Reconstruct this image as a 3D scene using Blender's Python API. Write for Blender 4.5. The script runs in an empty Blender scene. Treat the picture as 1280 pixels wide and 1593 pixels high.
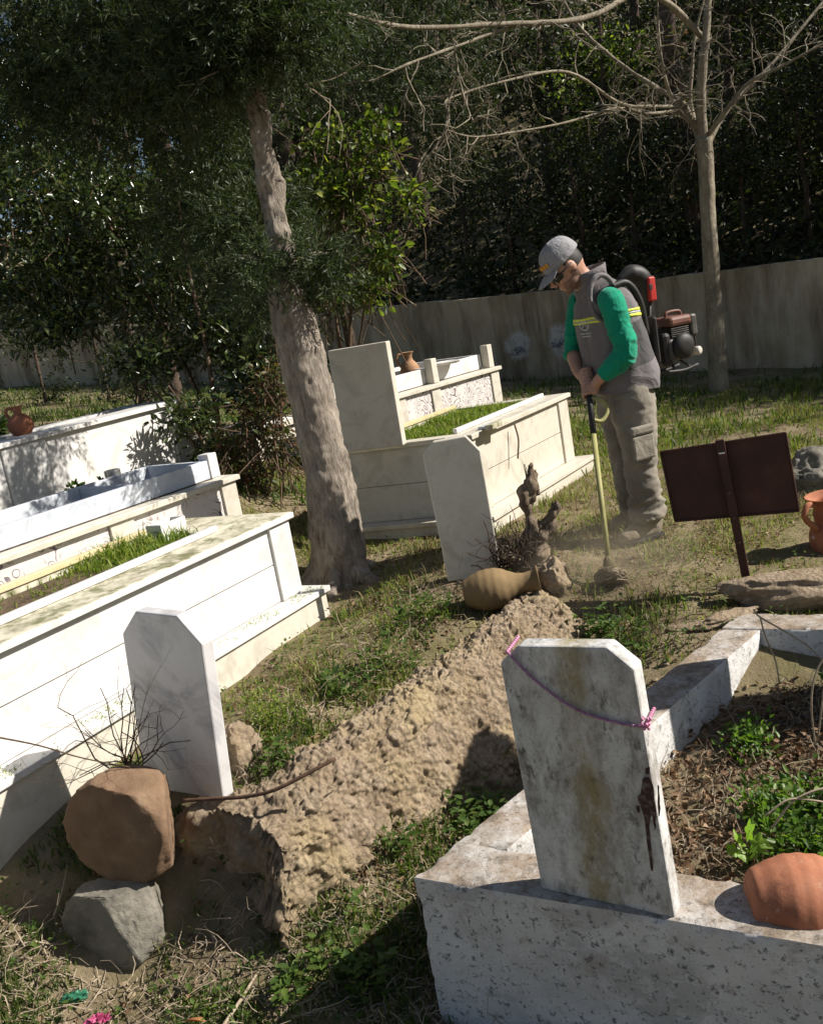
import bpy, bmesh, math, random
import numpy as np
from mathutils import Vector, Matrix, noise as mnoise
R = math.radians
rng = np.random.default_rng(7); random.seed(7)
SC = bpy.context.scene
COL = SC.collection

# ---------------------------------------------------------------- camera, sky, sun, exposure
F_PX, IMG_W, IMG_H = 1450.0, 1280.0, 1593.0
CX, CY = IMG_W/2, IMG_H/2
ROLL, PITCH = R(10), R(12.1)
CAM = np.array([0, 0, 1.6])
_fw = np.array([0, math.cos(PITCH), -math.sin(PITCH)])
_r0 = np.array([1.0, 0, 0]); _u0 = np.cross(_r0, _fw)
_rt = _r0*math.cos(ROLL) - _u0*math.sin(ROLL)
_up = _r0*math.sin(ROLL) + _u0*math.cos(ROLL)
cam = bpy.data.objects.new('camera', bpy.data.cameras.new('camera'))
COL.objects.link(cam)
cam.matrix_world = Matrix(((_rt[0], _up[0], -_fw[0], CAM[0]), (_rt[1], _up[1], -_fw[1], CAM[1]),
                           (_rt[2], _up[2], -_fw[2], CAM[2]), (0, 0, 0, 1)))
cam.data.sensor_fit = 'HORIZONTAL'; cam.data.sensor_width = 36
cam.data.lens = 36*F_PX/IMG_W
cam.data.clip_start = 0.05; cam.data.clip_end = 800
SC.camera = cam

SUN_EL, SUN_AZ = R(39), R(-4)          # azimuth measured from +X towards +Y
world = bpy.data.worlds.new('World'); SC.world = world; world.use_nodes = True
wn = world.node_tree; wn.nodes.clear()
sky = wn.nodes.new('ShaderNodeTexSky'); sky.sky_type = 'NISHITA'; sky.sun_disc = False
sky.sun_elevation = SUN_EL; sky.sun_rotation = math.pi/2 - SUN_AZ
bg = wn.nodes.new('ShaderNodeBackground'); bg.inputs['Strength'].default_value = 0.048
wo = wn.nodes.new('ShaderNodeOutputWorld')
wn.links.new(sky.outputs[0], bg.inputs[0]); wn.links.new(bg.outputs[0], wo.inputs[0])
sl = bpy.data.lights.new('sun', 'SUN'); sl.energy = 4.8; sl.angle = R(0.5); sl.color = (1.0, 0.945, 0.865)
sun = bpy.data.objects.new('sun', sl); COL.objects.link(sun)
_sd = Vector((math.cos(SUN_EL)*math.cos(SUN_AZ), math.cos(SUN_EL)*math.sin(SUN_AZ), math.sin(SUN_EL)))
sun.rotation_euler = _sd.to_track_quat('Z', 'Y').to_euler()
sun.location = (8, 3, 12)
vs = SC.view_settings
vs.view_transform = 'Standard'; vs.look = 'None'; vs.gamma = 1; vs.use_curve_mapping = False; vs.exposure = 0.78
SC.render.engine = 'CYCLES'
SC.cycles.use_denoising = True
SC.cycles.max_bounces = 6; SC.cycles.transparent_max_bounces = 8

# ---------------------------------------------------------------- pixel -> place helpers (used to measure positions)
def ray(px, py): return _fw + _rt*(px-CX)/F_PX + _up*(CY-py)/F_PX
def atY(px, py, Y): r = ray(px, py); return CAM + r*(Y/r[1])
def atZ(px, py, Z): r = ray(px, py); return CAM + r*((Z-CAM[2])/r[2])
def on_plane(px, py, p, n): r = ray(px, py); n = np.asarray(n, float); return CAM + r*(((np.asarray(p)-CAM)@n)/(r@n))
def V3(*a): return np.array(a, float)
def unit(v): v = np.asarray(v, float); return v/(np.linalg.norm(v)+1e-12)

# ---------------------------------------------------------------- object helpers
def tag(o, label=None, cat=None, group=None, kind=None):
    if label: o['label'] = label
    if cat: o['category'] = cat
    if group: o['group'] = group
    if kind: o['kind'] = kind
    return o
def thing(name, label, cat, loc=(0, 0, 0), group=None):
    o = bpy.data.objects.new(name, None); COL.objects.link(o)
    o.location = [float(v) for v in loc]; o.empty_display_size = 0.1
    return tag(o, label, cat, group)
def fastmesh(name, verts, faces, mat=None, smooth=False):
    """verts (N,3), faces (M,k) array or list of lists -> mesh"""
    me = bpy.data.meshes.new(name)
    if isinstance(faces, np.ndarray):
        verts = np.asarray(verts, np.float32); M, k = faces.shape
        me.vertices.add(len(verts)); me.vertices.foreach_set('co', verts.ravel())
        me.loops.add(M*k); me.loops.foreach_set('vertex_index', faces.astype(np.int32).ravel())
        me.polygons.add(M)
        me.polygons.foreach_set('loop_start', np.arange(0, M*k, k, dtype=np.int32))
        try: me.polygons.foreach_set('loop_total', np.full(M, k, np.int32))
        except Exception: pass
        me.update(calc_edges=True); me.validate()
    else:
        me.from_pydata([tuple(map(float, v)) for v in verts], [], [tuple(f) for f in faces]); me.update()
    if smooth: me.polygons.foreach_set('use_smooth', np.ones(len(me.polygons), bool)); me.update()
    if mat: me.materials.append(mat)
    return me
def link(name, me, parent=None):
    o = bpy.data.objects.new(name, me); COL.objects.link(o)
    if parent is not None:
        o.parent = parent
        # vertices are in world space: undo the chain's offset
        off = Vector((0, 0, 0)); p = parent
        while p is not None: off += Vector(p.location); p = p.parent
        o.location = -off
    return o
class MB:
    def __init__(s): s.v = []; s.f = []
    def add(s, verts, faces):
        b = len(s.v); s.v += [tuple(map(float, p)) for p in verts]; s.f += [tuple(i+b for i in f) for f in faces]; return s
    def box(s, O, ex, ey, ez, a0, a1, b0, b1, c0, c1):
        O, ex, ey, ez = map(np.asarray, (O, ex, ey, ez))
        vs_ = [O+ex*a+ey*b+ez*c for c in (c0, c1) for a, b in ((a0, b0), (a1, b0), (a1, b1), (a0, b1))]
        fs = [(3, 2, 1, 0), (4, 5, 6, 7), (0, 1, 5, 4), (1, 2, 6, 5), (2, 3, 7, 6), (3, 0, 4, 7)]
        if np.dot(np.cross(ex, ey), ez) < 0: fs = [f[::-1] for f in fs]
        return s.add(vs_, fs)
    def tube(s, pts, rad, n=8, caps=True, ell=None, up=None):
        pts = [np.asarray(p, float) for p in pts]; k = len(pts)
        if np.isscalar(rad): rad = [rad]*k
        T = [unit(pts[min(i+1, k-1)]-pts[max(i-1, 0)]) for i in range(k)]
        ref = np.asarray(up, float) if up is not None else (V3(0, 0, 1) if abs(T[0][2]) < .9 else V3(1, 0, 0))
        u = unit(np.cross(T[0], ref)); vs_ = []
        for i in range(k):
            if up is not None: u = unit(np.cross(T[i], ref))
            else: u = unit(u - T[i]*(u@T[i]))
            w = np.cross(T[i], u); e = (1, 1) if ell is None else ell[i]
            for j in range(n):
                a = 2*math.pi*j/n; vs_.append(pts[i]+(u*math.cos(a)*e[0]+w*math.sin(a)*e[1])*rad[i])
        fs = [(i*n+j, i*n+(j+1) % n, (i+1)*n+(j+1) % n, (i+1)*n+j) for i in range(k-1) for j in range(n)]
        if caps: fs += [tuple(range(n))[::-1], tuple((k-1)*n+j for j in range(n))]
        return s.add(vs_, fs)
    def ball(s, c, ax, n=14, m=9):
        """ellipsoid; ax = three axis vectors (with lengths)"""
        c = np.asarray(c, float); ax = [np.asarray(a, float) for a in ax]
        vs_ = [c-ax[2]]
        for i in range(1, m):
            t = -math.pi/2+math.pi*i/m
            for j in range(n):
                a = 2*math.pi*j/n; vs_.append(c+ax[0]*math.cos(t)*math.cos(a)+ax[1]*math.cos(t)*math.sin(a)+ax[2]*math.sin(t))
        vs_.append(c+ax[2]); fs = [(0, 1+(j+1) % n, 1+j) for j in range(n)]
        for i in range(m-2):
            for j in range(n): a = 1+i*n; fs.append((a+j, a+(j+1) % n, a+n+(j+1) % n, a+n+j))
        a = 1+(m-2)*n; fs += [(a+j, a+(j+1) % n, len(vs_)-1) for j in range(n)]
        return s.add(vs_, fs)
    def lathe(s, c, axis, prof, n=28, ref=(1, 0, 0)):
        """prof: list of (radius, height)"""
        c = np.asarray(c, float); ax = unit(axis); u = unit(np.cross(ax, ref if abs(np.dot(ax, ref)) < .95 else (0, 1, 0))); w = np.cross(ax, u)
        vs_ = [c+ax*h+(u*math.cos(2*math.pi*j/n)+w*math.sin(2*math.pi*j/n))*r for r, h in prof for j in range(n)]
        k = len(prof)
        fs = [(i*n+j, i*n+(j+1) % n, (i+1)*n+(j+1) % n, (i+1)*n+j) for i in range(k-1) for j in range(n)]
        fs += [tuple(range(n))[::-1], tuple((k-1)*n+j for j in range(n))]
        return s.add(vs_, fs)
    def prism(s, poly, ext):
        """closed polygon (3-D points) extruded by vector ext"""
        poly = [np.asarray(p, float) for p in poly]; n = len(poly); ext = np.asarray(ext, float)
        nrm = sum(np.cross(poly[i]-poly[0], poly[(i+1) % n]-poly[0]) for i in range(n))
        fs = [tuple(range(n)), tuple(range(n, 2*n))[::-1]] + [((i+1) % n, i, n+i, n+(i+1) % n) for i in range(n)]
        if nrm@ext > 0: fs = [f[::-1] for f in fs]
        return s.add(poly+[p+ext for p in poly], fs)
    def build(s, name, mat, parent=None, smooth=False, bevel=0, seg=2):
        o = link(name, fastmesh(name, s.v, s.f, mat, smooth), parent)
        if bevel:
            m = o.modifiers.new('Bevel', 'BEVEL'); m.width = bevel; m.segments = seg; m.limit_method = 'ANGLE'; m.angle_limit = R(35)
        return o
def bake(o):
    dg = bpy.context.evaluated_depsgraph_get(); dg.update()
    me = bpy.data.meshes.new_from_object(o.evaluated_get(dg)); old = o.data
    o.modifiers.clear(); o.data = me; bpy.data.meshes.remove(old); return o
def smooth_all(o): o.data.polygons.foreach_set('use_smooth', np.ones(len(o.data.polygons), bool)); o.data.update()
def get_co(me): a = np.empty(len(me.vertices)*3, np.float32); me.vertices.foreach_get('co', a); return a.reshape(-1, 3).astype(float)
def set_co(me, a): me.vertices.foreach_set('co', np.asarray(a, np.float32).ravel()); me.update()
def get_no(me): a = np.empty(len(me.vertices)*3, np.float32); me.vertices.foreach_get('normal', a); return a.reshape(-1, 3).astype(float)
def fbm(p, sc, oct=4, seed=0.0):
    q = Vector((p[0]*sc+seed, p[1]*sc-seed*1.7, p[2]*sc+seed*.6)); return mnoise.fractal(q, 0.9, 2.1, oct)
def smoothpath(pts, per=4):
    """catmull-rom through points"""
    P = [np.asarray(p, float) for p in pts]; P = [2*P[0]-P[1]]+P+[2*P[-1]-P[-2]]; out = []
    for i in range(1, len(P)-2):
        for k in range(per):
            t = k/per; a, b, c, d = P[i-1:i+3]
            out.append(.5*((2*b)+(-a+c)*t+(2*a-5*b+4*c-d)*t*t+(-a+3*b-3*c+d)*t**3))
    out.append(P[-2]); return out
def lerpn(vals, n): return list(np.interp(np.linspace(0, len(vals)-1, n), range(len(vals)), vals))

# value noise in numpy for scatter masks
_perm = np.random.default_rng(3).random((64, 64))
def vnoise(x, y, sc):
    x = np.asarray(x)*sc; y = np.asarray(y)*sc; xi = np.floor(x).astype(int); yi = np.floor(y).astype(int)
    fx = x-xi; fy = y-yi; fx = fx*fx*(3-2*fx); fy = fy*fy*(3-2*fy)
    g = lambda a, b: _perm[a % 64, b % 64]
    return (g(xi, yi)*(1-fx)+g(xi+1, yi)*fx)*(1-fy)+(g(xi, yi+1)*(1-fx)+g(xi+1, yi+1)*fx)*fy
def vfbm(x, y, sc): return (vnoise(x, y, sc)+.5*vnoise(x+7.3, y+1.1, sc*2.1)+.25*vnoise(x+2.7, y-5.2, sc*4.3))/1.75

# ---------------------------------------------------------------- materials
def nodes(name):
    m = bpy.data.materials.new(name); m.use_nodes = True; nt = m.node_tree; nt.nodes.clear()
    out = nt.nodes.new('ShaderNodeOutputMaterial'); b = nt.nodes.new('ShaderNodeBsdfPrincipled')
    nt.links.new(b.outputs[0], out.inputs[0]); return m, nt, b, out
def N(nt, t, **kw):
    n = nt.nodes.new(t)
    for k, v in kw.items():
        if k in n.inputs: n.inputs[k].default_value = v
        else: setattr(n, k, v)
    return n
def coords(nt, scale=(1, 1, 1), rot=(0, 0, 0)):
    tc = N(nt, 'ShaderNodeNewGeometry'); mp = N(nt, 'ShaderNodeMapping')
    mp.inputs['Scale'].default_value = scale; mp.inputs['Rotation'].default_value = rot
    nt.links.new(tc.outputs['Position'], mp.inputs[0]); return mp.outputs[0]
def ramp(nt, fac, stops):
    r = N(nt, 'ShaderNodeValToRGB'); e = r.color_ramp.elements
    while len(e) < len(stops): e.new(0.5)
    for i, (p, c) in enumerate(stops):
        e[i].position = p; e[i].color = (*c, 1) if len(c) == 3 else c
    nt.links.new(fac, r.inputs[0]); return r.outputs[0]
def noise(nt, co, scale, detail=6, rough=.6, dist=0):
    n = N(nt, 'ShaderNodeTexNoise', Scale=scale, Detail=detail, Roughness=rough, Distortion=dist)
    if co is not None: nt.links.new(co, n.inputs['Vector'])
    return n.outputs['Fac']
def mix(nt, fac, a, b, mode='MIX'):
    m = N(nt, 'ShaderNodeMix', data_type='RGBA', blend_type=mode)
    for sock, v in ((m.inputs[0], fac), (m.inputs[6], a), (m.inputs[7], b)):
        if isinstance(v, (int, float)): sock.default_value = v
        elif isinstance(v, tuple): sock.default_value = (*v, 1) if len(v) == 3 else v
        else: nt.links.new(v, sock)
    return m.outputs[2]
def math_(nt, op, a, b=None):
    m = N(nt, 'ShaderNodeMath', operation=op)
    for s_, v in ((m.inputs[0], a), (m.inputs[1], b)):
        if v is None: continue
        if isinstance(v, (int, float)): s_.default_value = v
        else: nt.links.new(v, s_)
    return m.outputs[0]
def bump(nt, b, h, strength=.3, dist=.01):
    n = N(nt, 'ShaderNodeBump', Strength=strength, Distance=dist); nt.links.new(h, n.inputs['Height']); nt.links.new(n.outputs[0], b.inputs['Normal'])
def G(v): return (v, v, v)
def simple(name, stops, scale=6, rough=.8, bs=40, bst=.3, bd=.004, sc=(1, 1, 1), spec=.3, metal=0):
    m, nt, b, o = nodes(name); co = coords(nt, sc); f = noise(nt, co, scale, 8)
    nt.links.new(ramp(nt, f, stops), b.inputs['Base Color'])
    b.inputs['Roughness'].default_value = rough; b.inputs['Specular IOR Level'].default_value = spec; b.inputs['Metallic'].default_value = metal
    if bst: bump(nt, b, noise(nt, co, bs, 6), bst, bd)
    return m
def leafmat(name, stops, rough=.45, trans=.35, spec=.4, tcol=None):
    m, nt, b, o = nodes(name); g = N(nt, 'ShaderNodeNewGeometry')
    big = noise(nt, coords(nt), 1.6, 3)
    f = math_(nt, 'ADD', math_(nt, 'MULTIPLY', g.outputs['Random Per Island'], .75), math_(nt, 'MULTIPLY', big, .3))
    c = ramp(nt, f, stops); nt.links.new(c, b.inputs['Base Color'])
    b.inputs['Roughness'].default_value = rough; b.inputs['Specular IOR Level'].default_value = spec
    if trans:
        t = N(nt, 'ShaderNodeBsdfTranslucent'); s_ = N(nt, 'ShaderNodeMixShader'); s_.inputs[0].default_value = trans
        c2 = mix(nt, 1.0, c, tcol or (1.6, 1.9, .7), 'MULTIPLY'); nt.links.new(c2, t.inputs[0])
        nt.links.new(b.outputs[0], s_.inputs[1]); nt.links.new(t.outputs[0], s_.inputs[2]); nt.links.new(s_.outputs[0], o.inputs[0])
    return m
def marble(name, base, vein, dirt, dirt_amt=.5, vscale=3.0, rough=.45, moss=None):
    m, nt, b, o = nodes(name); co = coords(nt, (1, 1, 1), (.5, .3, .8))
    v1 = noise(nt, co, vscale, 8, .62, 1.8)
    veins = ramp(nt, v1, [(.36, vein), (.47, base), (.54, base), (.72, tuple(.55*a+.45*c for a, c in zip(vein, base)))])
    d = ramp(nt, noise(nt, coords(nt), 5.5, 10, .7), [(.5, G(0)), (.75, G(dirt_amt))])
    c = mix(nt, d, veins, dirt)
    sp = ramp(nt, noise(nt, coords(nt), 46, 6, .7), [(.64, G(0)), (.72, G(dirt_amt))])
    c = mix(nt, sp, c, tuple(x*.55 for x in dirt))
    if moss:
        mo = ramp(nt, noise(nt, coords(nt, (1, 1, .4)), 9, 8, .65), [(.48, G(0)), (.62, G(.85))])
        c = mix(nt, mo, c, moss)
    nt.links.new(c, b.inputs['Base Color']); b.inputs['Roughness'].default_value = rough; b.inputs['Specular IOR Level'].default_value = .35
    bump(nt, b, noise(nt, coords(nt), 60, 6), .15, .003); return m

MT = {}
MT['marble'] = marble('white_marble', (.63, .615, .59), (.53, .515, .50), (.36, .31, .22), .42)
MT['marble_warm'] = marble('warm_marble', (.56, .52, .44), (.46, .43, .36), (.33, .27, .17), .5, 4)
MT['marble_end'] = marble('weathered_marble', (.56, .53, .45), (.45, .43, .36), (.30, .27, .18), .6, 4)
MT['marble_blue'] = marble('blue_grey_marble', (.55, .58, .62), (.40, .43, .48), (.33, .31, .27), .4, 6)
MT['marble_dirty'] = marble('dirty_marble_ledge', (.58, .54, .42), (.40, .37, .28), (.20, .17, .09), .9, 5, .7, (.13, .13, .05))
MT['marble_grave'] = marble('grey_veined_marble', (.60, .585, .58), (.33, .325, .345), (.30, .27, .23), .45, 1.7)
MT['marble_yellow'] = marble('yellow_stained_marble', (.60, .50, .30), (.5, .4, .2), (.28, .22, .1), .6, 4)

MT['joint'] = simple('dark_joint_mortar', [(.3, (.12, .10, .075)), (.7, (.2, .17, .13))], 30, .95, 60, .2)
def carved():
    m, nt, b, o = nodes('carved_marble'); co = coords(nt)
    w = N(nt, 'ShaderNodeTexVoronoi', Scale=15.0, feature='SMOOTH_F1'); nt.links.new(co, w.inputs['Vector'])
    rings = math_(nt, 'SINE', math_(nt, 'MULTIPLY', w.outputs['Distance'], 34.0))
    msk = math_(nt, 'MULTIPLY', ramp(nt, rings, [(.55, G(0)), (.8, G(1))]), ramp(nt, noise(nt, co, 5, 3), [(.42, G(0)), (.56, G(1))]))
    c = mix(nt, msk, ramp(nt, noise(nt, co, 8, 6), [(.3, (.54, .49, .46)), (.7, (.62, .59, .56))]), (.17, .14, .16))
    nt.links.new(c, b.inputs['Base Color']); b.inputs['Roughness'].default_value = .6
    inv = math_(nt, 'SUBTRACT', 1.0, msk); bump(nt, b, inv, .5, .006); return m
MT['carved'] = carved()

def near_headstone():
    m, nt, b, o = nodes('lichen_stained_stone'); co = coords(nt)
    c = ramp(nt, noise(nt, co, 6, 10, .7), [(.3, (.40, .39, .375)), (.5, (.54, .53, .51)), (.7, (.66, .65, .63))])
    st = ramp(nt, noise(nt, coords(nt, (1, 1, .42)), 13, 12, .78), [(.47, G(0)), (.61, G(.8))])
    c = mix(nt, st, c, (.21, .195, .17))
    # one ochre lichen run down the middle of the face
    p0 = HS0; dv = N(nt, 'ShaderNodeVectorMath', operation='DOT_PRODUCT'); sb = N(nt, 'ShaderNodeVectorMath', operation='SUBTRACT')
    nt.links.new(coords(nt), sb.inputs[0]); sb.inputs[1].default_value = tuple(p0[0]); nt.links.new(sb.outputs[0], dv.inputs[0]); dv.inputs[1].default_value = tuple(p0[1])
    off = math_(nt, 'ADD', math_(nt, 'SUBTRACT', dv.outputs['Value'], .175), math_(nt, 'MULTIPLY', math_(nt, 'SUBTRACT', noise(nt, coords(nt, (1, 1, .5)), 7, 6), .5), .14))
    band = math_(nt, 'SUBTRACT', 1.0, math_(nt, 'MULTIPLY', math_(nt, 'ABSOLUTE', off), 15.0))
    k = math_(nt, 'MULTIPLY', ramp(nt, band, [(.0, G(0)), (.8, G(1))]), ramp(nt, noise(nt, coords(nt, (1, 1, .6)), 15, 10, .75), [(.38, G(.15)), (.58, G(.9))]))
    c = mix(nt, k, c, (.255, .205, .085))
    blk = ramp(nt, noise(nt, coords(nt, (1, 1, .6)), 21, 12, .8), [(.54, G(0)), (.63, G(.85))])
    c = mix(nt, blk, c, (.075, .07, .06))
    sp = ramp(nt, noise(nt, co, 120, 6, .7), [(.56, G(0)), (.66, G(.55))])
    c = mix(nt, sp, c, (.17, .16, .15))
    nt.links.new(c, b.inputs['Base Color']); b.inputs['Roughness'].default_value = .85
    bump(nt, b, noise(nt, co, 70, 8, .7), .45, .005); return m
HS0 = (atZ(842, 1384, .098), V3(math.sin(R(124.6)), math.cos(R(124.6)), 0))
MT['near_headstone'] = near_headstone()

def whitewash(name, tops=False):
    m, nt, b, o = nodes(name); co = coords(nt)
    c = ramp(nt, noise(nt, co, 6, 8, .65), [(.3, (.50, .49, .47)), (.6, (.66, .65, .63))])
    pat = ramp(nt, noise(nt, coords(nt, (1, 1, 1.8)), 2.6, 12, .76), [(.51, G(0)), (.565, G(.7))])
    c = mix(nt, pat, c, (.40, .39, .37))
    blk = ramp(nt, noise(nt, co, 48, 12, .82), [(.56, G(0)), (.62, G(.85))])
    c = mix(nt, blk, c, (.13, .12, .11))
    if tops:
        t = ramp(nt, noise(nt, co, 7, 12, .75), [(.42, G(1)), (.60, G(.3))])
        c = mix(nt, t, c, (.30, .235, .175))
        t2 = ramp(nt, noise(nt, co, 18, 10, .75), [(.50, G(0)), (.62, G(.8))])
        c = mix(nt, t2, c, (.17, .14, .11))
    else:
        rs = ramp(nt, noise(nt, co, 13, 10, .74), [(.54, G(0)), (.66, G(.55))])
        c = mix(nt, rs, c, (.36, .28, .24))
    nt.links.new(c, b.inputs['Base Color']); b.inputs['Roughness'].default_value = .9; b.inputs['Specular IOR Level'].default_value = .2
    h = math_(nt, 'ADD', noise(nt, co, 26, 10, .75), math_(nt, 'MULTIPLY', blk, -.5)); bump(nt, b, h, .8, .010); return m
MT['whitewash'] = whitewash('whitewashed_concrete'); MT['whitewash_top'] = whitewash('worn_whitewash', True)

def wallmat():
    m, nt, b, o = nodes('stained_concrete'); co = coords(nt)
    c = ramp(nt, noise(nt, co, 2.2, 8, .6), [(.3, (.37, .30, .205)), (.7, (.54, .46, .34))])
    st = ramp(nt, noise(nt, coords(nt, (1, 1, .16)), 1.9, 9, .68), [(.44, G(0)), (.60, G(.85))])
    c = mix(nt, st, c, (.15, .11, .07))
    st2 = ramp(nt, noise(nt, coords(nt, (1, 1, .14)), 5.0, 8, .7), [(.5, G(0)), (.68, G(.5))])
    c = mix(nt, st2, c, (.56, .51, .43))
    nt.links.new(c, b.inputs['Base Color']); b.inputs['Roughness'].default_value = .95; b.inputs['Specular IOR Level'].default_value = .15
    bump(nt, b, noise(nt, co, 20, 8, .7), .4, .012); return m
MT['wall'] = wallmat()

def groundmat():
    m, nt, b, o = nodes('soil_and_moss'); co = coords(nt)
    c = ramp(nt, noise(nt, co, 3.5, 10, .7), [(.28, (.10, .072, .045)), (.45, (.20, .155, .095)), (.6, (.28, .225, .14)), (.75, (.36, .30, .20))])
    g = ramp(nt, noise(nt, co, 1.6, 8, .68), [(.46, G(0)), (.60, G(.6))])
    c = mix(nt, g, c, (.125, .125, .042))
    sp = ramp(nt, noise(nt, co, 60, 6, .7), [(.55, G(0)), (.7, G(.6))])
    c = mix(nt, sp, c, (.30, .25, .17))
    nt.links.new(c, b.inputs['Base Color']); b.inputs['Roughness'].default_value = 1; b.inputs['Specular IOR Level'].default_value = .1
    h = math_(nt, 'ADD', noise(nt, co, 12, 10, .75), math_(nt, 'MULTIPLY', noise(nt, co, 80, 6, .7), .4)); bump(nt, b, h, .9, .03); return m
MT['ground'] = groundmat()
MT['soil'] = simple('dark_soil', [(.3, (.05, .035, .022)), (.55, (.12, .085, .05)), (.75, (.20, .15, .09))], 12, 1, 60, .9, .015)
MT['bark'] = None
def barkmat(name, stops, sc=(1, 1, .35), scale=22, spec=.15):
    m, nt, b, o = nodes(name); co = coords(nt, sc)
    f = noise(nt, co, scale, 9, .72, .6); fine = noise(nt, coords(nt, (1, 1, .16)), scale*3.2, 8, .75, .3)
    ff = math_(nt, 'ADD', math_(nt, 'MULTIPLY', f, .5), math_(nt, 'MULTIPLY', fine, .5))
    c = ramp(nt, ff, stops); big = ramp(nt, noise(nt, coords(nt), 5, 6, .65), [(.35, G(.62)), (.65, G(1.05))])
    c = mix(nt, 1.0, c, big, 'MULTIPLY')
    li = ramp(nt, noise(nt, coords(nt), 15, 8, .7), [(.58, G(0)), (.68, G(.5))]); c = mix(nt, li, c, (.42, .40, .33))
    nt.links.new(c, b.inputs['Base Color']); b.inputs['Roughness'].default_value = .95; b.inputs['Specular IOR Level'].default_value = spec
    bump(nt, b, ff, 1.0, .03); return m
MT['bark'] = barkmat('grey_fissured_bark', [(.36, (.09, .07, .055)), (.47, (.30, .25, .20)), (.60, (.47, .41, .34))], (1, 1, .3), 20)
MT['bark_bare'] = barkmat('pale_smooth_bark', [(.34, (.19, .15, .105)), (.5, (.31, .265, .195)), (.64, (.42, .375, .29))], (1, 1, .6), 14)
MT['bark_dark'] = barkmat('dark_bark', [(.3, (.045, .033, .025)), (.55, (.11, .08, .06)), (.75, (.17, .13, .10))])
MT['stem'] = barkmat('brown_stem', [(.3, (.08, .055, .035)), (.6, (.19, .13, .085)), (.8, (.26, .2, .14))])
MT['deadwood'] = barkmat('splintered_dead_wood', [(.36, (.07, .05, .035)), (.48, (.22, .165, .115)), (.60, (.40, .32, .23))], (1, 1, .2), 30)
MT['twig'] = simple('dry_twig', [(.3, (.20, .15, .10)), (.7, (.40, .33, .24))], 9, .9, 60, .3)
MT['rock_brown'] = simple('brown_boulder', [(.3, (.13, .078, .045)), (.55, (.20, .128, .078)), (.75, (.30, .215, .14))], 7, .9, 55, .5, .01)
MT['rock_grey'] = simple('grey_lichen_boulder', [(.3, (.085, .078, .060)), (.5, (.17, .155, .125)), (.66, (.23, .21, .17)), (.76, (.42, .38, .32))], 8, .95, 45, .6, .012)
def rubble():
    m, nt, b, o = nodes('crumbling_stone'); co = coords(nt)
    c = ramp(nt, noise(nt, co, 9, 10, .72), [(.28, (.17, .12, .075)), (.48, (.37, .285, .195)), (.70, (.54, .44, .33))])
    v = N(nt, 'ShaderNodeTexVoronoi', Scale=48.0); nt.links.new(co, v.inputs['Vector'])
    c = mix(nt, ramp(nt, v.outputs['Distance'], [(.05, G(0)), (.5, G(.45))]), c, (.20, .15, .10))
    y = ramp(nt, noise(nt, co, 3, 5), [(.5, G(0)), (.7, G(.5))]); c = mix(nt, y, c, (.48, .38, .20))
    nt.links.new(c, b.inputs['Base Color']); b.inputs['Roughness'].default_value = 1; b.inputs['Specular IOR Level'].default_value = .1
    bump(nt, b, math_(nt, 'ADD', noise(nt, co, 38, 10, .78), math_(nt, 'MULTIPLY', v.outputs['Distance'], .6)), .9, .02); return m
MT['rubble'] = rubble()
def terracotta():
    m, nt, b, o = nodes('terracotta'); co = coords(nt)
    c = ramp(nt, noise(nt, co, 7, 9, .66), [(.3, (.27, .095, .05)), (.55, (.38, .155, .085)), (.75, (.46, .23, .14))])
    li = ramp(nt, noise(nt, co, 16, 10, .74), [(.58, G(0)), (.67, G(.6))]); c = mix(nt, li, c, (.50, .36, .27))
    dk = ramp(nt, noise(nt, co, 11, 10, .76), [(.55, G(0)), (.66, G(.65))]); c = mix(nt, dk, c, (.15, .06, .04))
    ch = ramp(nt, noise(nt, coords(nt, (1, 1, 1), (1, 2, 3)), 24, 5, .6), [(.70, G(0)), (.715, G(.9))]); c = mix(nt, ch, c, (.62, .55, .5))
    nt.links.new(c, b.inputs['Base Color']); b.inputs['Roughness'].default_value = .8; b.inputs['Specular IOR Level'].default_value = .2
    bump(nt, b, noise(nt, co, 60, 8, .7), .3, .004); return m
MT['terracotta'] = terracotta()
MT['terracotta_old'] = simple('weathered_terracotta', [(.3, (.24, .13, .065)), (.55, (.35, .20, .11)), (.75, (.43, .28, .16))], 8, .85, 60, .3)
MT['clay_ochre'] = simple('ochre_clay', [(.3, (.14, .095, .045)), (.6, (.23, .155, .075)), (.8, (.30, .22, .12))], 7, .85, 60, .3)
MT['rust'] = simple('rust_painted_steel', [(.3, (.040, .017, .012)), (.55, (.058, .024, .017)), (.75, (.085, .036, .025))], 9, .7, 90, .3, .002)
MT['iron'] = simple('rusty_iron', [(.3, (.05, .03, .02)), (.7, (.14, .075, .045))], 30, .8, 90, .3)
MT['steel'] = simple('dull_steel', [(.3, (.38, .38, .38)), (.7, (.55, .55, .54))], 12, .35, 60, .1, metal=.8)
MT['skin'] = simple('skin', [(.3, (.40, .21, .14)), (.7, (.50, .28, .20))], 18, .55, 90, .15, .001, spec=.4)
MT['stubble'] = simple('stubble', [(.3, (.16, .095, .07)), (.7, (.26, .155, .115))], 60, .7, 90, .2, .001)
MT['hair'] = simple('dark_hair', [(.3, (.012, .010, .009)), (.7, (.03, .025, .02))], 90, .6, 200, .5, .002)
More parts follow.
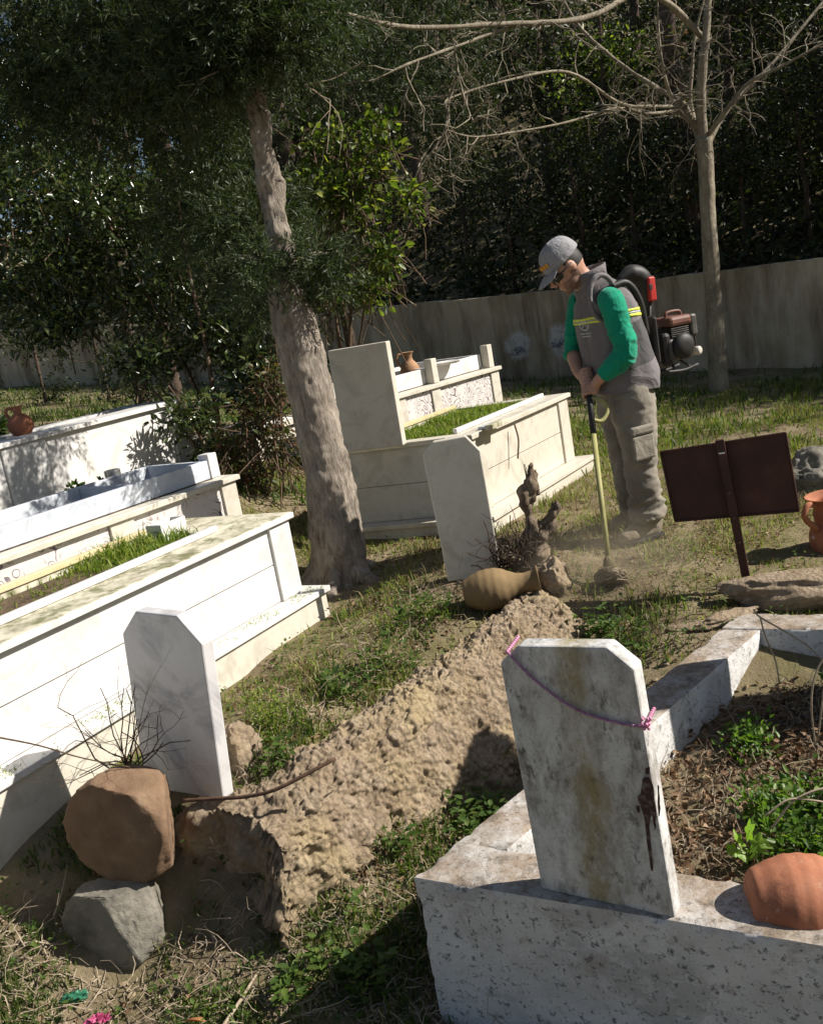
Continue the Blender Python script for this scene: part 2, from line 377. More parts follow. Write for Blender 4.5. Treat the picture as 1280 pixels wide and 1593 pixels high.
def cloth(name, c, var=.25, bs=9):
    m, nt, b, o = nodes(name); co = coords(nt)
    col = ramp(nt, noise(nt, co, 7, 6), [(.3, tuple(x*(1-var) for x in c)), (.7, tuple(min(1, x*(1+var)) for x in c))])
    nt.links.new(col, b.inputs['Base Color']); b.inputs['Roughness'].default_value = .9; b.inputs['Specular IOR Level'].default_value = .15
    b.inputs['Sheen Weight'].default_value = .15
    h = math_(nt, 'ADD', noise(nt, co, bs, 5, .55, .8), math_(nt, 'MULTIPLY', noise(nt, co, 260, 2), .06)); bump(nt, b, h, .55, .03); return m
MT['green'] = cloth('green_sweatshirt', (.005, .235, .135), .12)
MT['vest'] = cloth('grey_vest', (.165, .148, .15), .14)
MT['vest_dark'] = cloth('charcoal_vest_panel', (.075, .070, .072), .12)
MT['trousers'] = cloth('khaki_grey_trousers', (.225, .20, .16), .22)
MT['boot'] = cloth('dusty_leather', (.20, .165, .115), .3)
MT['cap'] = cloth('grey_cap', (.27, .265, .275), .08, 20)
MT['yellow'] = simple('hi_vis_yellow', [(.3, (.62, .66, .05)), (.7, (.75, .78, .10))], 20, .6, 60, .1)
MT['silver'] = simple('reflective_tape', [(.3, (.35, .36, .37)), (.7, (.45, .46, .47))], 20, .4, 60, .1)
MT['emblem'] = simple('light_print', [(.3, (.52, .52, .52)), (.7, (.6, .6, .6))], 20, .8, 0, 0)
MT['orange_print'] = simple('orange_embroidery', [(.3, (.55, .20, .03)), (.7, (.62, .33, .06))], 50, .8, 0, 0)
MT['lens'] = simple('dark_lens', [(.3, (.012, .010, .010)), (.7, (.02, .018, .016))], 4, .12, 0, 0, spec=.6)
MT['black'] = simple('black_plastic', [(.3, (.018, .017, .016)), (.7, (.035, .032, .03))], 9, .55, 70, .2, .002)
MT['engine'] = simple('grey_engine_metal', [(.3, (.05, .047, .042)), (.7, (.13, .12, .11))], 14, .5, 70, .2, .002, metal=.3)
MT['housing'] = simple('brown_red_housing', [(.3, (.13, .055, .04)), (.7, (.22, .11, .08))], 8, .5, 70, .2, .002)
MT['red'] = simple('red_plastic', [(.3, (.42, .03, .025)), (.7, (.52, .05, .04))], 8, .45, 70, .1, .002)
MT['shaft'] = simple('dusty_olive_shaft', [(.3, (.23, .22, .08)), (.7, (.34, .32, .13))], 12, .6, 70, .1, .002)
MT['spool'] = simple('mud_caked_spool', [(.3, (.09, .075, .04)), (.7, (.19, .155, .085))], 40, .95, 120, .8, .008)
MT['white_paint'] = simple('white_paint', [(.3, (.7, .7, .7)), (.7, (.8, .8, .8))], 8, .6, 0, 0)
MT['bead'] = simple('mauve_beads', [(.3, (.24, .10, .20)), (.7, (.42, .24, .36))], 60, .45, 0, 0)
MT['bead_pink'] = simple('pink_beads', [(.3, (.55, .18, .32)), (.7, (.65, .33, .45))], 60, .45, 0, 0)
MT['pink'] = leafmat('pink_petals', [(.2, (.45, .05, .17)), (.8, (.6, .16, .3))], .6, .3, tcol=(1.2, .8, .9))
MT['plastic_green'] = simple('green_plastic', [(.3, (.015, .09, .05)), (.7, (.03, .16, .09))], 20, .4, 0, 0, spec=.5)
MT['leaf_laurel'] = leafmat('glossy_dark_leaf', [(.1, (.018, .03, .010)), (.5, (.045, .065, .020)), (.85, (.075, .095, .030)), (1, (.15, .11, .04))], .27, .2, .6)
MT['leaf_lime'] = leafmat('lime_leaf', [(.1, (.025, .042, .010)), (.45, (.06, .09, .018)), (.75, (.17, .21, .035)), (1, (.28, .25, .05))], .42, .4)
MT['leaf_rose'] = leafmat('rose_leaf', [(.1, (.03, .05, .014)), (.5, (.07, .085, .025)), (.8, (.14, .06, .03)), (1, (.16, .045, .04))], .5, .3)
MT['needles'] = leafmat('cypress_sprays', [(.1, (.016, .027, .011)), (.5, (.036, .053, .020)), (.85, (.062, .076, .030)), (1, (.13, .11, .05))], .55, .2, .3)
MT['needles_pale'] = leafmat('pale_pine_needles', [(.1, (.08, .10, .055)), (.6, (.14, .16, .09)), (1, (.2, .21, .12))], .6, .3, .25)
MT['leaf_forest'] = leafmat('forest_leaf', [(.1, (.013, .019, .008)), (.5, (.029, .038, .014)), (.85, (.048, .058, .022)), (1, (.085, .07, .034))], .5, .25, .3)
MT['grass'] = leafmat('grass_blade', [(.1, (.07, .12, .016)), (.5, (.15, .21, .03)), (.8, (.25, .27, .055)), (1, (.38, .32, .14))], .55, .35, .25)
MT['grass_lush'] = leafmat('lush_grass', [(.1, (.030, .055, .012)), (.45, (.06, .10, .018)), (.75, (.11, .15, .03)), (1, (.24, .21, .09))], .5, .38, .3)
MT['grass_dry'] = leafmat('dry_grass', [(.1, (.13, .10, .045)), (.5, (.24, .19, .095)), (1, (.40, .33, .19))], .7, .3, .2, (1.2, 1.1, .8))
MT['litter'] = leafmat('dead_leaves', [(.1, (.06, .035, .02)), (.5, (.15, .09, .05)), (.85, (.26, .17, .10)), (1, (.42, .32, .22))], .8, .15, .2, (1.2, 1, .8))
MT['weed'] = leafmat('weed_leaf', [(.1, (.028, .055, .010)), (.5, (.055, .10, .016)), (.85, (.10, .15, .028)), (1, (.19, .17, .06))], .5, .35)
MT['grave_weed'] = leafmat('fresh_weed_leaf', [(.1, (.035, .08, .012)), (.5, (.075, .14, .02)), (1, (.16, .23, .035))], .45, .4)
MT['weed_bright'] = leafmat('bright_weed_leaf', [(.1, (.16, .28, .03)), (1, (.24, .36, .05))], .45, .45)

MT['splash'] = simple('dried_red_brown_stain', [(.38, (.13, .10, .09)), (.5, (.055, .026, .024)), (.7, (.035, .018, .018))], 60, .7, 0, 0)
MT['leaf_orange'] = leafmat('orange_dead_leaf', [(.1, (.42, .19, .08)), (1, (.55, .28, .13))], .7, .3, .2, (1.3, 1, .7))
# ---------------------------------------------------------------- terrain heights
WALLP = [(1280, 400, 570, 10.0), (1150, 417, 575, 10.6), (1020, 434, 580, 11.3), (900, 447, 585, 12.1), (780, 457, 590, 13.0), (640, 471, 594, 14.2), (500, 487, 597, 15.5), (350, 498, 598, 17.0), (200, 503, 598, 18.5), (0, 510, 602, 21.0)]
WT = [atY(a, b, d) for a, b, c, d in WALLP]; WB = [atY(a, c, d) for a, b, c, d in WALLP]
# carry the wall on past both sides of the frame
dR = unit((WB[0]-WB[3])*V3(1, 1, 0)); dL = unit((WB[-1]-WB[-4])*V3(1, 1, 0))
WT = [WT[0]+dR*22+V3(0, 0, -.1), WT[0]+dR*8] + WT + [WT[-1]+dL*6+V3(0, 0, .3), WT[-1]+dL*20+V3(0, 0, .8)]
WB = [WB[0]+dR*22+V3(0, 0, -.1), WB[0]+dR*8] + WB + [WB[-1]+dL*6+V3(0, 0, .3), WB[-1]+dL*20+V3(0, 0, .8)]
WB_A = np.array(WB)
CP = [(-.6, 2.2, -.33), (-.2, 2.6, -.33), (-1.2, 2.6, -.31), (-.65, 2.55, -.30), (-.3, 1.4, -.36), (-1.4, 1.6, -.33), (.6, .8, -.36),
      (-1.62, 2.95, .0), (-2.0, 2.4, -.1), (-1.35, 3.2, .06), (-1.0, 3.8, .08), (-.52, 4.65, .11), (-.95, 3.2, .10), (-.72, 3.0, .10),
      (-.5, 3.35, .12), (-.35, 3.85, .13), (.0, 4.05, .15), (.15, 4.7, .22), (-.5, 5.3, .15), (-.2, 4.7, .16), (.45, 4.55, .2),
      (.05, 3.25, -.24), (.3, 3.55, -.16), (.55, 3.8, -.06), (.75, 4.05, .04), (.95, 4.5, .13), (.25, 2.9, -.25), (.7, 3.3, -.1),
      (1.2, 4.9, .15), (1.5, 4.1, .1), (1.1, 3.6, .03), (2, 4.4, .11), (2.3, 5.5, .15), (2, 7.9, .17), (3.2, 7, .14), (1.5, 6, .17), (.9, 5.6, .18),
      (.9, 2.6, -.26), (1.25, 3.1, -.2), (.5, 2.2, -.3), (1.3, 2.5, -.22), (.8, 2.0, -.28), (2.0, 2.9, -.05), (3, 3, .0), (1.5, 1.0, -.3), (3, 1, -.2), (4.5, 5, .1), (6, 3, 0), (9, 2, .0),
      (-3, 6, .85), (-2.2, 7.2, .95), (-2.2, 4.6, .55), (-1.35, 5.3, .42), (-1.0, 6.2, .38), (.55, 5.5, .19), (1.4, 6.7, .19), (-1, 8, .6), (0, 9, .52), (1, 9, .42),
      (-4, 4, .7), (-3, 2, .15), (-6, 8, 1.15), (-4.5, 10, 1.1), (-8, 3, .8), (-6, -3, -.2), (4, -3, -.3), (-14, 8, 1.5)]
CP += [(p[0], p[1], p[2]) for p in WB]
CP = np.array(CP); _phi = lambda r: np.sqrt(r*r+.06)
_A = _phi(np.hypot(CP[:, None, 0]-CP[None, :, 0], CP[:, None, 1]-CP[None, :, 1]))
_w = np.linalg.solve(np.block([[_A, np.ones((len(CP), 1))], [np.ones((1, len(CP))), np.zeros((1, 1))]]), np.append(CP[:, 2], 0))
def behind_wall(x, y):
    """signed distance behind the wall line (positive = behind), and along parameter"""
    x = np.asarray(x, float); y = np.asarray(y, float); best = np.full(x.shape, 1e9); sgn = np.ones(x.shape)
    for a, b in zip(WB_A[:-1, :2], WB_A[1:, :2]):
        d = b-a; L2 = d@d; t = np.clip(((x-a[0])*d[0]+(y-a[1])*d[1])/L2, 0, 1)
        dx = x-(a[0]+d[0]*t); dy = y-(a[1]+d[1]*t); dist = np.hypot(dx, dy)
        cr = d[0]*(y-a[1])-d[1]*(x-a[0]); m = dist < best
        best = np.where(m, dist, best); sgn = np.where(m, np.sign(-cr), sgn)
    return best*sgn
def ground_z(x, y):
    x = np.asarray(x, float); y = np.asarray(y, float); shp = x.shape; x = x.ravel(); y = y.ravel()
    xc = np.clip(x, -16, 22); yc = np.clip(y, -6, 26)
    z = np.full(x.shape, _w[-1])
    for (cx, cy, _), w in zip(CP, _w[:-1]): z = z+w*_phi(np.hypot(xc-cx, yc-cy))
    s = behind_wall(x, y)
    z = np.where(s > .15, np.clip(z, .2, 3), z)
    hill = np.clip(s-.4, 0, None); fade = np.clip(1-(-(x+2))/28, .35, 1)
    z = z+np.where(s > .25, np.minimum(.7+hill*.50*fade, 20)*np.clip((s-.25)/.35, 0, 1), 0)
    near = (np.hypot(x-.3, y-4) < 9)
    z = z+(vfbm(x+20, y+20, 2.2)-.5)*.05+(vfbm(x+40, y+10, 9.0)-.5)*.018
    return z.reshape(shp)
def gz(x, y): return float(ground_z(np.array([x]), np.array([y]))[0])

def axis(lo, hi, step, lo2, hi2, step2, far, g=1.25):
    a = list(np.arange(lo, hi, step)); v = a[-1]
    while v < hi2: v += step2; a.append(v)
    d = step2
    while v < far: d *= g; v += d; a.append(v)
    v = lo; pre = []
    while v > lo2: v -= step2; pre.append(v)
    d = step2
    while v > -far: d *= g; v -= d; pre.append(v)
    return np.array(pre[::-1]+a)
xs = axis(-3.2, 3.6, .045, -12, 12, .13, 260); ys = axis(1.2, 8.6, .045, -1, 24, .13, 260)
X, Y = np.meshgrid(xs, ys); Z = ground_z(X, Y)
nx, ny = len(xs), len(ys); idx = np.arange(nx*ny).reshape(ny, nx)
fc = np.stack([idx[:-1, :-1], idx[:-1, 1:], idx[1:, 1:], idx[1:, :-1]], -1).reshape(-1, 4)
ground = link('ground', fastmesh('ground', np.stack([X, Y, Z], -1).reshape(-1, 3), fc, MT['ground'], True))
tag(ground, 'uneven cemetery ground rising into the wooded slope', None, None, 'structure')

FOOT = []      # footprints that scatter keeps out of: (origin xy, ex xy, ey xy, a0, a1, b0, b1)
def foot(O, ex, ey, a0, a1, b0, b1):
    FOOT.append((np.array(O[:2]), np.array(ex[:2]), np.array(ey[:2]), a0, a1, b0, b1))
def blocked(x, y):
    m = np.zeros(np.shape(x), bool)
    for O, ex, ey, a0, a1, b0, b1 in FOOT:
        det = ex[0]*ey[1]-ex[1]*ey[0]; dx = x-O[0]; dy = y-O[1]
        a = (dx*ey[1]-dy*ey[0])/det; b = (ex[0]*dy-ex[1]*dx)/det
        m |= (a > a0) & (a < a1) & (b > b0) & (b < b1)
    return m

# ---------------------------------------------------------------- retaining wall
def paint_patch(c, rx, rz):
    nt = MT['wall'].node_tree; b = next(n for n in nt.nodes if n.type == 'BSDF_PRINCIPLED'); src = b.inputs['Base Color'].links[0].from_socket
    sb = N(nt, 'ShaderNodeVectorMath', operation='SUBTRACT'); nt.links.new(coords(nt), sb.inputs[0]); sb.inputs[1].default_value = tuple(c)
    sc = N(nt, 'ShaderNodeVectorMath', operation='MULTIPLY'); nt.links.new(sb.outputs[0], sc.inputs[0]); sc.inputs[1].default_value = (1/rx, 1/rx, 1/rz)
    ln = N(nt, 'ShaderNodeVectorMath', operation='LENGTH'); nt.links.new(sc.outputs[0], ln.inputs[0])
    d = math_(nt, 'ADD', ln.outputs['Value'], math_(nt, 'MULTIPLY', math_(nt, 'SUBTRACT', noise(nt, coords(nt), 5, 8, .7), .5), 1.5))
    m_ = math_(nt, 'MULTIPLY', ramp(nt, d, [(.62, G(1)), (.98, G(0))]), ramp(nt, noise(nt, coords(nt), 14, 8, .7), [(.36, G(.25)), (.58, G(.95))]))
    nt.links.new(mix(nt, m_, src, (.58, .57, .57)), b.inputs['Base Color'])
def build_wall():
    root = thing('boundary_wall', 'long stained concrete boundary wall running below the dark wooded slope', 'wall', WB[3]); root['kind'] = 'thing'
    st = MB(); pts = []
    for a, b, c in zip(WT[:-1], WT[1:], range(99)):
        n = max(2, int(np.linalg.norm((b-a)[:2])/.25))
        for k in range(n): pts.append((a+(b-a)*k/n, WB[c]+(WB[c+1]-WB[c])*k/n))
    pts.append((WT[-1], WB[-1])); T = [p[0] for p in pts]; Bm = [p[1] for p in pts]; n = len(pts); K = 8
    v = []; f = []
    for i in range(n):
        d = unit((Bm[min(i+1, n-1)]-Bm[max(i-1, 0)])*V3(1, 1, 0)); nr = V3(-d[1], d[0], 0)
        if nr[1] > 0: nr = -nr                                # towards the camera
        lo = V3(Bm[i][0], Bm[i][1], Bm[i][2]-.35); hi = V3(Bm[i][0], Bm[i][1], T[i][2]+fbm(T[i], 1.5, 3)*.02)
        prof = [lo+(hi-lo)*k/(K-1)+nr*fbm(lo+(hi-lo)*k/(K-1), .9, 3)*.02 for k in range(K)]
        prof += [hi-nr*.2, lo-nr*.2]; v += prof
    m = K+2
    for i in range(n-1):
        for k in range(m-1): f.append((i*m+k, (i+1)*m+k, (i+1)*m+k+1, i*m+k+1))
    f.append(tuple(range(m))); f.append(tuple(range((n-1)*m, n*m))[::-1])
    bm = bmesh.new(); vv = [bm.verts.new(p) for p in v]
    for q in f: bm.faces.new([vv[i] for i in q])
    bmesh.ops.recalc_face_normals(bm, faces=bm.faces); me = bpy.data.meshes.new('wall_body'); bm.to_mesh(me); bm.free(); me.materials.append(MT['wall'])
    link('wall_body', me, root)
    # two whitish painted blotches with a small faded drawing
    for (px, py, rx, ry) in ((806, 537, 30, 27), (872, 531, 24, 30)):
        i = min(range(n-1), key=lambda k: abs(proj_x(Bm[k])-px)); d = unit((Bm[i+1]-Bm[i])*V3(1, 1, 0)); nr = V3(-d[1], d[0], 0)
        if nr[1] > 0: nr = -nr
        c = on_plane(px, py, Bm[i], nr)+nr*.02; paint_patch(c, rx*.0088, ry*.0088)
        b = MB()
        for k in range(4):
            o = c+nr*.006+d*random.uniform(-.08, .08)+V3(0, 0, random.uniform(-.08, .03)); pts_ = smoothpath([o+d*random.uniform(-.09, .09)+V3(0, 0, random.uniform(-.06, .06)) for _ in range(4)], 4)
            b.tube([p_+nr*.012 for p_ in pts_], .006, 4)
        b.build('faded_drawing', MT['faded'], root)
def proj_x(p):
    d = np.asarray(p)-CAM; return CX+F_PX*(d@_rt)/max(d@_fw, .01)
def proj(p):
    d = np.asarray(p)-CAM; z = d@_fw; return CX+F_PX*(d@_rt)/z, CY-F_PX*(d@_up)/z
MT['patch'] = simple('faded_white_paint', [(.38, (.24, .21, .17)), (.5, (.36, .35, .34)), (.65, (.44, .44, .45))], 6, .9, 30, .3)
MT['faded'] = simple('faded_blue_grey_paint', [(.3, (.12, .13, .18)), (.7, (.20, .2, .26))], 6, .9, 0, 0)
build_wall()

# ---------------------------------------------------------------- marble tombs
def frame_of(angF, angL, tilt_to=None):
    ex = V3(math.sin(R(angF)), math.cos(R(angF)), 0); ey = V3(math.sin(R(angL)), math.cos(R(angL)), 0)
    return ex, ey, V3(0, 0, 1)
def box_part(name, fr, dims, mat, parent, bevel=.004):
    O, ex, ey, ez = fr
    return MB().box(O, ex, ey, ez, *dims).build(name, mat, parent, bevel=bevel)
def tomb(name, label, cor, fr3, L, W, H, group='marble box tombs', mats=None, ledge=.14, ledge_end=.10, courses=2, pil=.17,
         step=None, riser=.16, pil_at=None, soil_z=-.03, top_th=.032, face='marble', end='marble_end', top='marble_dirty', curb=True):
    """cor = far right top corner; -s runs back along ex, t runs along ey to the left; z down from the top"""
    ex, ey, ez = fr3; fr = (cor, ex, ey, ez)
    base = cor-ez*(H+(riser if step else 0)); root = thing(name, label, 'tomb', base, group)
    MB().box(cor, ex, ey, ez, -L+.035, -.035, .035, W-.035, -H-.05, -top_th-.02).build('core', MT['joint'], root)
    # top ledges, butted
    oh = .015
    box_part('top_slab', fr, (-L-oh, oh, -oh, ledge, -top_th, 0), MT[top], root)
    box_part('top_slab', fr, (-L-oh, oh, W-ledge*.6, W+oh, -top_th, 0), MT[top], root)
    box_part('top_slab', fr, (-ledge_end, oh, ledge+.002, W-ledge*.6-.002, -top_th, 0), MT[top], root)
    box_part('top_slab', fr, (-L-oh, -L+ledge_end, ledge+.002, W-ledge*.6-.002, -top_th, 0), MT[top], root)
    # bright front edge strip of the ledge
    box_part('edge_moulding', fr, (-L-oh-.004, oh+.004, -oh-.006, -oh-.001, -top_th+.001, -.003), MT[face], root, .002)
    # right long side: pilasters and panels
    pa = pil_at or [(-pil, -.004), (-L+.004, -L+pil)]; pa = sorted(pa)
    for a, b in pa: box_part('pilaster', fr, (a, b, 0, .034, -H, -top_th-.002), MT[face], root)
    spans = []; s = -L+.004
    for a, b in pa:
        if a-s > .03: spans.append((s, a))
        s = b
    if -.004-s > .03: spans.append((s, -.004))
    hh = (H-top_th)/courses
    for a, b in spans:
        for k in range(courses):
            box_part('side_panel', fr, (a+.003, b-.003, .016, .034, -top_th-hh*(k+1)+.0025, -top_th-hh*k-.0025), MT[face if courses > 1 else 'carved'], root, .002)
    # both end faces and the far long side
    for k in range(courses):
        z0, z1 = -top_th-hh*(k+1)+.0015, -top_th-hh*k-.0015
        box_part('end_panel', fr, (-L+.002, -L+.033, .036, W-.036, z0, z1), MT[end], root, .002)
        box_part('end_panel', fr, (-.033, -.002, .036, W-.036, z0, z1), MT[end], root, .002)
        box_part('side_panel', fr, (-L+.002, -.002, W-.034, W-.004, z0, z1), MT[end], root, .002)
    if curb:
        c0, c1 = ledge-.02, W-ledge*.6+.02
        box_part('planter_curb', fr, (-L+ledge_end, -ledge_end, c0, c0+.03, .002, .032), MT['marble'], root)
        box_part('planter_curb', fr, (-L+ledge_end, -ledge_end, c1-.03, c1, .002, .032), MT['marble_yellow'], root)
    # planting soil
    so = MB().box(cor, ex, ey, ez, -L+ledge_end+.002, -ledge_end-.002, ledge+.002, W-ledge*.6-.002, -top_th-.01, soil_z).build('planter_soil', MT['soil'], root)
    if step:
        sr, sf, sn = step      # overhang right, far, near
        box_part('step_slab', fr, (-L-sn, sf, -sr, W+.05, -H-.030, -H-.001), MT[face], root)
        box_part('step_riser', fr, (-L-sn+.02, sf-.02, -sr+.02, W+.03, -H-riser-.25, -H-.031), MT['marble_warm'], root)
    foot(cor, ex, ey, -L-.13, .12, -.13, W+.05)
    return root, fr

T1C = atZ(447, 797, .70)
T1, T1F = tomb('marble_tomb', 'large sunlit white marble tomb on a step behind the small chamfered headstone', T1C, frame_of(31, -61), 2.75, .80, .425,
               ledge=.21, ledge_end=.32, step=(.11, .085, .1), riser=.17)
T2C = V3(-1.014, 5.6, .818)
T2, T2F = tomb('marble_tomb', 'marble tomb with blue grey inner walls, white corner post and flower etched side', T2C, frame_of(33.7, -57), 2.5, .72, .34,
               ledge=.09, ledge_end=.09, courses=1, pil_at=[(-.13, -.004), (-.98, -.82), (-1.9, -1.74)], curb=False, soil_z=-.0, top='marble_warm', face='marble_warm')
T3C = atY(286, 618, 7.35)
_e3 = frame_of(29, -61)
_d3 = on_plane(0, 690, T3C, (_e3[0][1], -_e3[0][0], 0))-T3C          # slope of its top along the length
T3, T3F = tomb('marble_tomb', 'pale marble tomb at the back left with a terracotta jug on its top', T3C, (unit(-_d3), _e3[1], V3(0, 0, 1)), 3.0, .62, .5,
               ledge=.26, ledge_end=.2, courses=1, pil_at=[(-.2, -.004), (-1.75, -1.40)], curb=False, face='marble', top='marble')
for o in T3.children:
    if o.name.startswith('side_panel'): o.data.materials[0] = MT['marble']
TMC = atZ(881, 611, .80)
TM, TMF = tomb('marble_tomb', 'stepped marble tomb carrying the tall square slab, grass growing inside', TMC, frame_of(33.6, -68), 1.56, .92, .50,
               ledge=.15, ledge_end=.10, step=(.13, .08, .12), riser=.16, top='marble_warm', face='marble_warm')
TBC = V3(.98, 8.3, .987)
TB, TBF = tomb('marble_tomb', 'low carved marble tomb with corner posts and a jug, behind the tall square slab', TBC, frame_of(39.5, -52), 1.5, .92, .34,
               ledge=.09, ledge_end=.09, courses=1, pil_at=[(-.13, -.004), (-1.02, -.90), (-1.49, -1.37)], curb=False, soil_z=-.0, top='marble_warm', face='marble_warm')
T4C = atY(500, 640, 8.3)
T4, T4F = tomb('marble_tomb', 'small weathered marble tomb half hidden behind the rose bush and the thick trunk', T4C, frame_of(35, -62), .9, .95, .42,
               ledge=.1, ledge_end=.1, face='marble_warm', top='marble_warm', step=(.08, .06, .1))

# low inner walls and corner posts
def inner_walls(root, fr, L, W, h, mat, inset=.09, th=.035, post=(.10, .10, .17), mids=()):
    a0, a1, b0, b1 = -L+inset, -inset, inset+.02, W-.09
    box_part('inner_wall', fr, (a0, a1, b0, b0+th, .002, h), MT[mat], root)
    box_part('inner_wall', fr, (a0, a1, b1-th, b1, .002, h), MT[mat], root)
    box_part('inner_wall', fr, (a1-th, a1, b0+th+.002, b1-th-.002, .002, h), MT[mat], root)
    for m in mids: box_part('inner_wall', fr, (m-th, m, b0+th+.002, b1-th-.002, .002, h*.95), MT[mat], root)
inner_walls(T2, T2F, 2.5, .72, .115, 'marble_blue', mids=(-.62,))
box_part('corner_post', T2F, (-.088, -.012, .10, .185, .002, .15), MT['marble'], T2, .006)
inner_walls(TB, TBF, 1.5, .92, .13, 'marble', mids=(-.75,))
for a in (-.088, -.93): box_part('corner_post', TBF, (a, a+.075, .03, .105, .002, .20), MT['marble_warm'], TB, .006)
def PF(fr, s, t, z): return fr[0]+fr[1]*s+fr[2]*t+fr[3]*z

# headstones traced on their own standing planes
def plate(name, label, cat, pix, base, direc, th, mat, lean=0, group=None, bevel=.006):
    d = V3(math.sin(R(direc)), math.cos(R(direc)), 0); nrm = V3(-d[1], d[0], 0)
    if nrm@(CAM-base) < 0: nrm = -nrm
    n2 = unit(nrm*math.cos(R(lean))+V3(0, 0, 1)*math.sin(R(lean)))
    poly = [on_plane(x, y, base, n2) for x, y in pix]
    o = MB().prism(poly, -n2*th).build(name, mat, None, bevel=bevel)
    foot(poly[0], unit((poly[-1]-poly[0])*V3(1, 1, 0)), -nrm, -.02, np.linalg.norm((poly[-1]-poly[0])[:2])+.02, -.02, th+.02)
    tag(o, label, cat, group); return o, poly, n2, d
HN, HNP, HNn, HNd = plate('headstone', 'stained grey headstone on the whitewashed kerb with mauve beads strung across it', 'headstone',
    [(842, 1384), (777, 1032), (805, 1005), (943, 1007), (986, 1042), (1050, 1430)], atZ(842, 1384, .098), 124.6, .055, MT['near_headstone'])
HL, HLP, HLn, HLd = plate('headstone', 'small grey veined marble headstone with cut corners behind the brown boulder', 'headstone',
    [(226, 1225), (190, 986), (210, 951), (274, 958), (313, 1002), (347, 1245)], atZ(222, 1195, .15), 130, .05, MT['marble_grave'])
HF, HFP, HFn, HFd = plate('headstone', 'plain pale footstone with cut corners leaning beside the dead stump', 'headstone',
    [(697, 905), (657, 708), (674, 687), (724, 678), (747, 701), (781, 895)], atY(693, 880, 4.6), 94, .045, MT['marble_warm'])
HS, HSP, HSn, HSd = plate('headstone', 'tall blank square marble slab standing on the end of the stepped tomb', 'headstone',
    [(536, 704), (509, 546), (600, 531), (627, 693)], atZ(536, 704, .80), 112, .07, MT['marble_warm'])

# ---------------------------------------------------------------- whitewashed grave kerb in the foreground
NT_Z = .10
NO = atZ(643, 1365, NT_Z); NA = unit(atZ(1150, 955, NT_Z)-NO); NB = unit(atZ(1280, 1472, NT_Z)-NO)
NLEN = float(np.linalg.norm(atZ(1150, 955, NT_Z)-NO))
NFR = (NO, NA, NB, V3(0, 0, 1))
def rough_block(name, dims, mats, parent, amp=.004, cell=.016, top_mat=None, chip=.007):
    """block in the kerb frame with a subdivided, uneven surface"""
    a0, a1, b0, b1, c0, c1 = dims
    bm = bmesh.new()
    na, nb, nc = [max(2, int((q-p)/cell)) for p, q in ((a0, a1), (b0, b1), (c0, c1))]
    def face(f, m, n):
        g = [[bm.verts.new(f(i/m, j/n)) for j in range(n+1)] for i in range(m+1)]
        for i in range(m):
            for j in range(n): bm.faces.new((g[i][j], g[i+1][j], g[i+1][j+1], g[i][j+1]))
    A = lambda t: a0+(a1-a0)*t
    Bf = lambda t: b0+(b1-b0)*t
    C = lambda t: c0+(c1-c0)*t
    face(lambda u, v: (A(u), Bf(v), c1), na, nb); face(lambda u, v: (A(u), Bf(v), c0), na, nb)
    face(lambda u, v: (A(u), b0, C(v)), na, nc); face(lambda u, v: (A(u), b1, C(v)), na, nc)
    face(lambda u, v: (a0, Bf(u), C(v)), nb, nc); face(lambda u, v: (a1, Bf(u), C(v)), nb, nc)
    bmesh.ops.remove_doubles(bm, verts=bm.verts, dist=1e-5); bmesh.ops.recalc_face_normals(bm, faces=bm.faces)
    bm.normal_update()
    for v in bm.verts:
        p = NO+NA*v.co.x+NB*v.co.y+V3(0, 0, v.co.z)
        ne = sum(1 for q, lo, hi in ((v.co.x, a0, a1), (v.co.y, b0, b1), (v.co.z, c0, c1)) if min(abs(q-lo), abs(q-hi)) < 1e-4)
        k = fbm(p, 6, 4)*amp
        n = Vector(v.normal); w = np.array(n.normalized() if n.length else n)
        off = w*k
        if ne >= 2: off = -w*(max(0, fbm(p, 14, 4, 3))*chip*2.2+.0015)
        q = V3(v.co.x, v.co.y, v.co.z)+off; v.co = NO+NA*q[0]+NB*q[1]+V3(0, 0, q[2])
    bmesh.ops.recalc_face_normals(bm, faces=bm.faces); bm.normal_update()
    me = bpy.data.meshes.new(name); bm.to_mesh(me); bm.free()
    for m in mats: me.materials.append(m)
    if len(mats) > 1:
        for p in me.polygons:
            if abs(p.normal.z) > .75: p.material_index = 1
    me.polygons.foreach_set('use_smooth', np.ones(len(me.polygons), bool))
    try: me.set_sharp_from_angle(angle=R(40))
    except Exception: pass
    return link(name, me, parent)
near = thing('grave_kerb', 'whitewashed concrete grave kerb with peeling paint in the foreground', 'grave', NO-V3(0, 0, .45))
NW = 1.15; TH = .19
for nm, dm in (('front_wall', (0, .19, 0, NW, -.62, 0)), ('long_wall', (.192, NLEN-.18, 0, .155, -.55, -.002)),
               ('far_wall', (NLEN-.178, NLEN, 0, NW, -.5, .002)), ('long_wall', (.192, NLEN-.18, NW-.155, NW, -.5, -.002))):
    rough_block(nm, dm, [MT['whitewash'], MT['whitewash_top']], near)
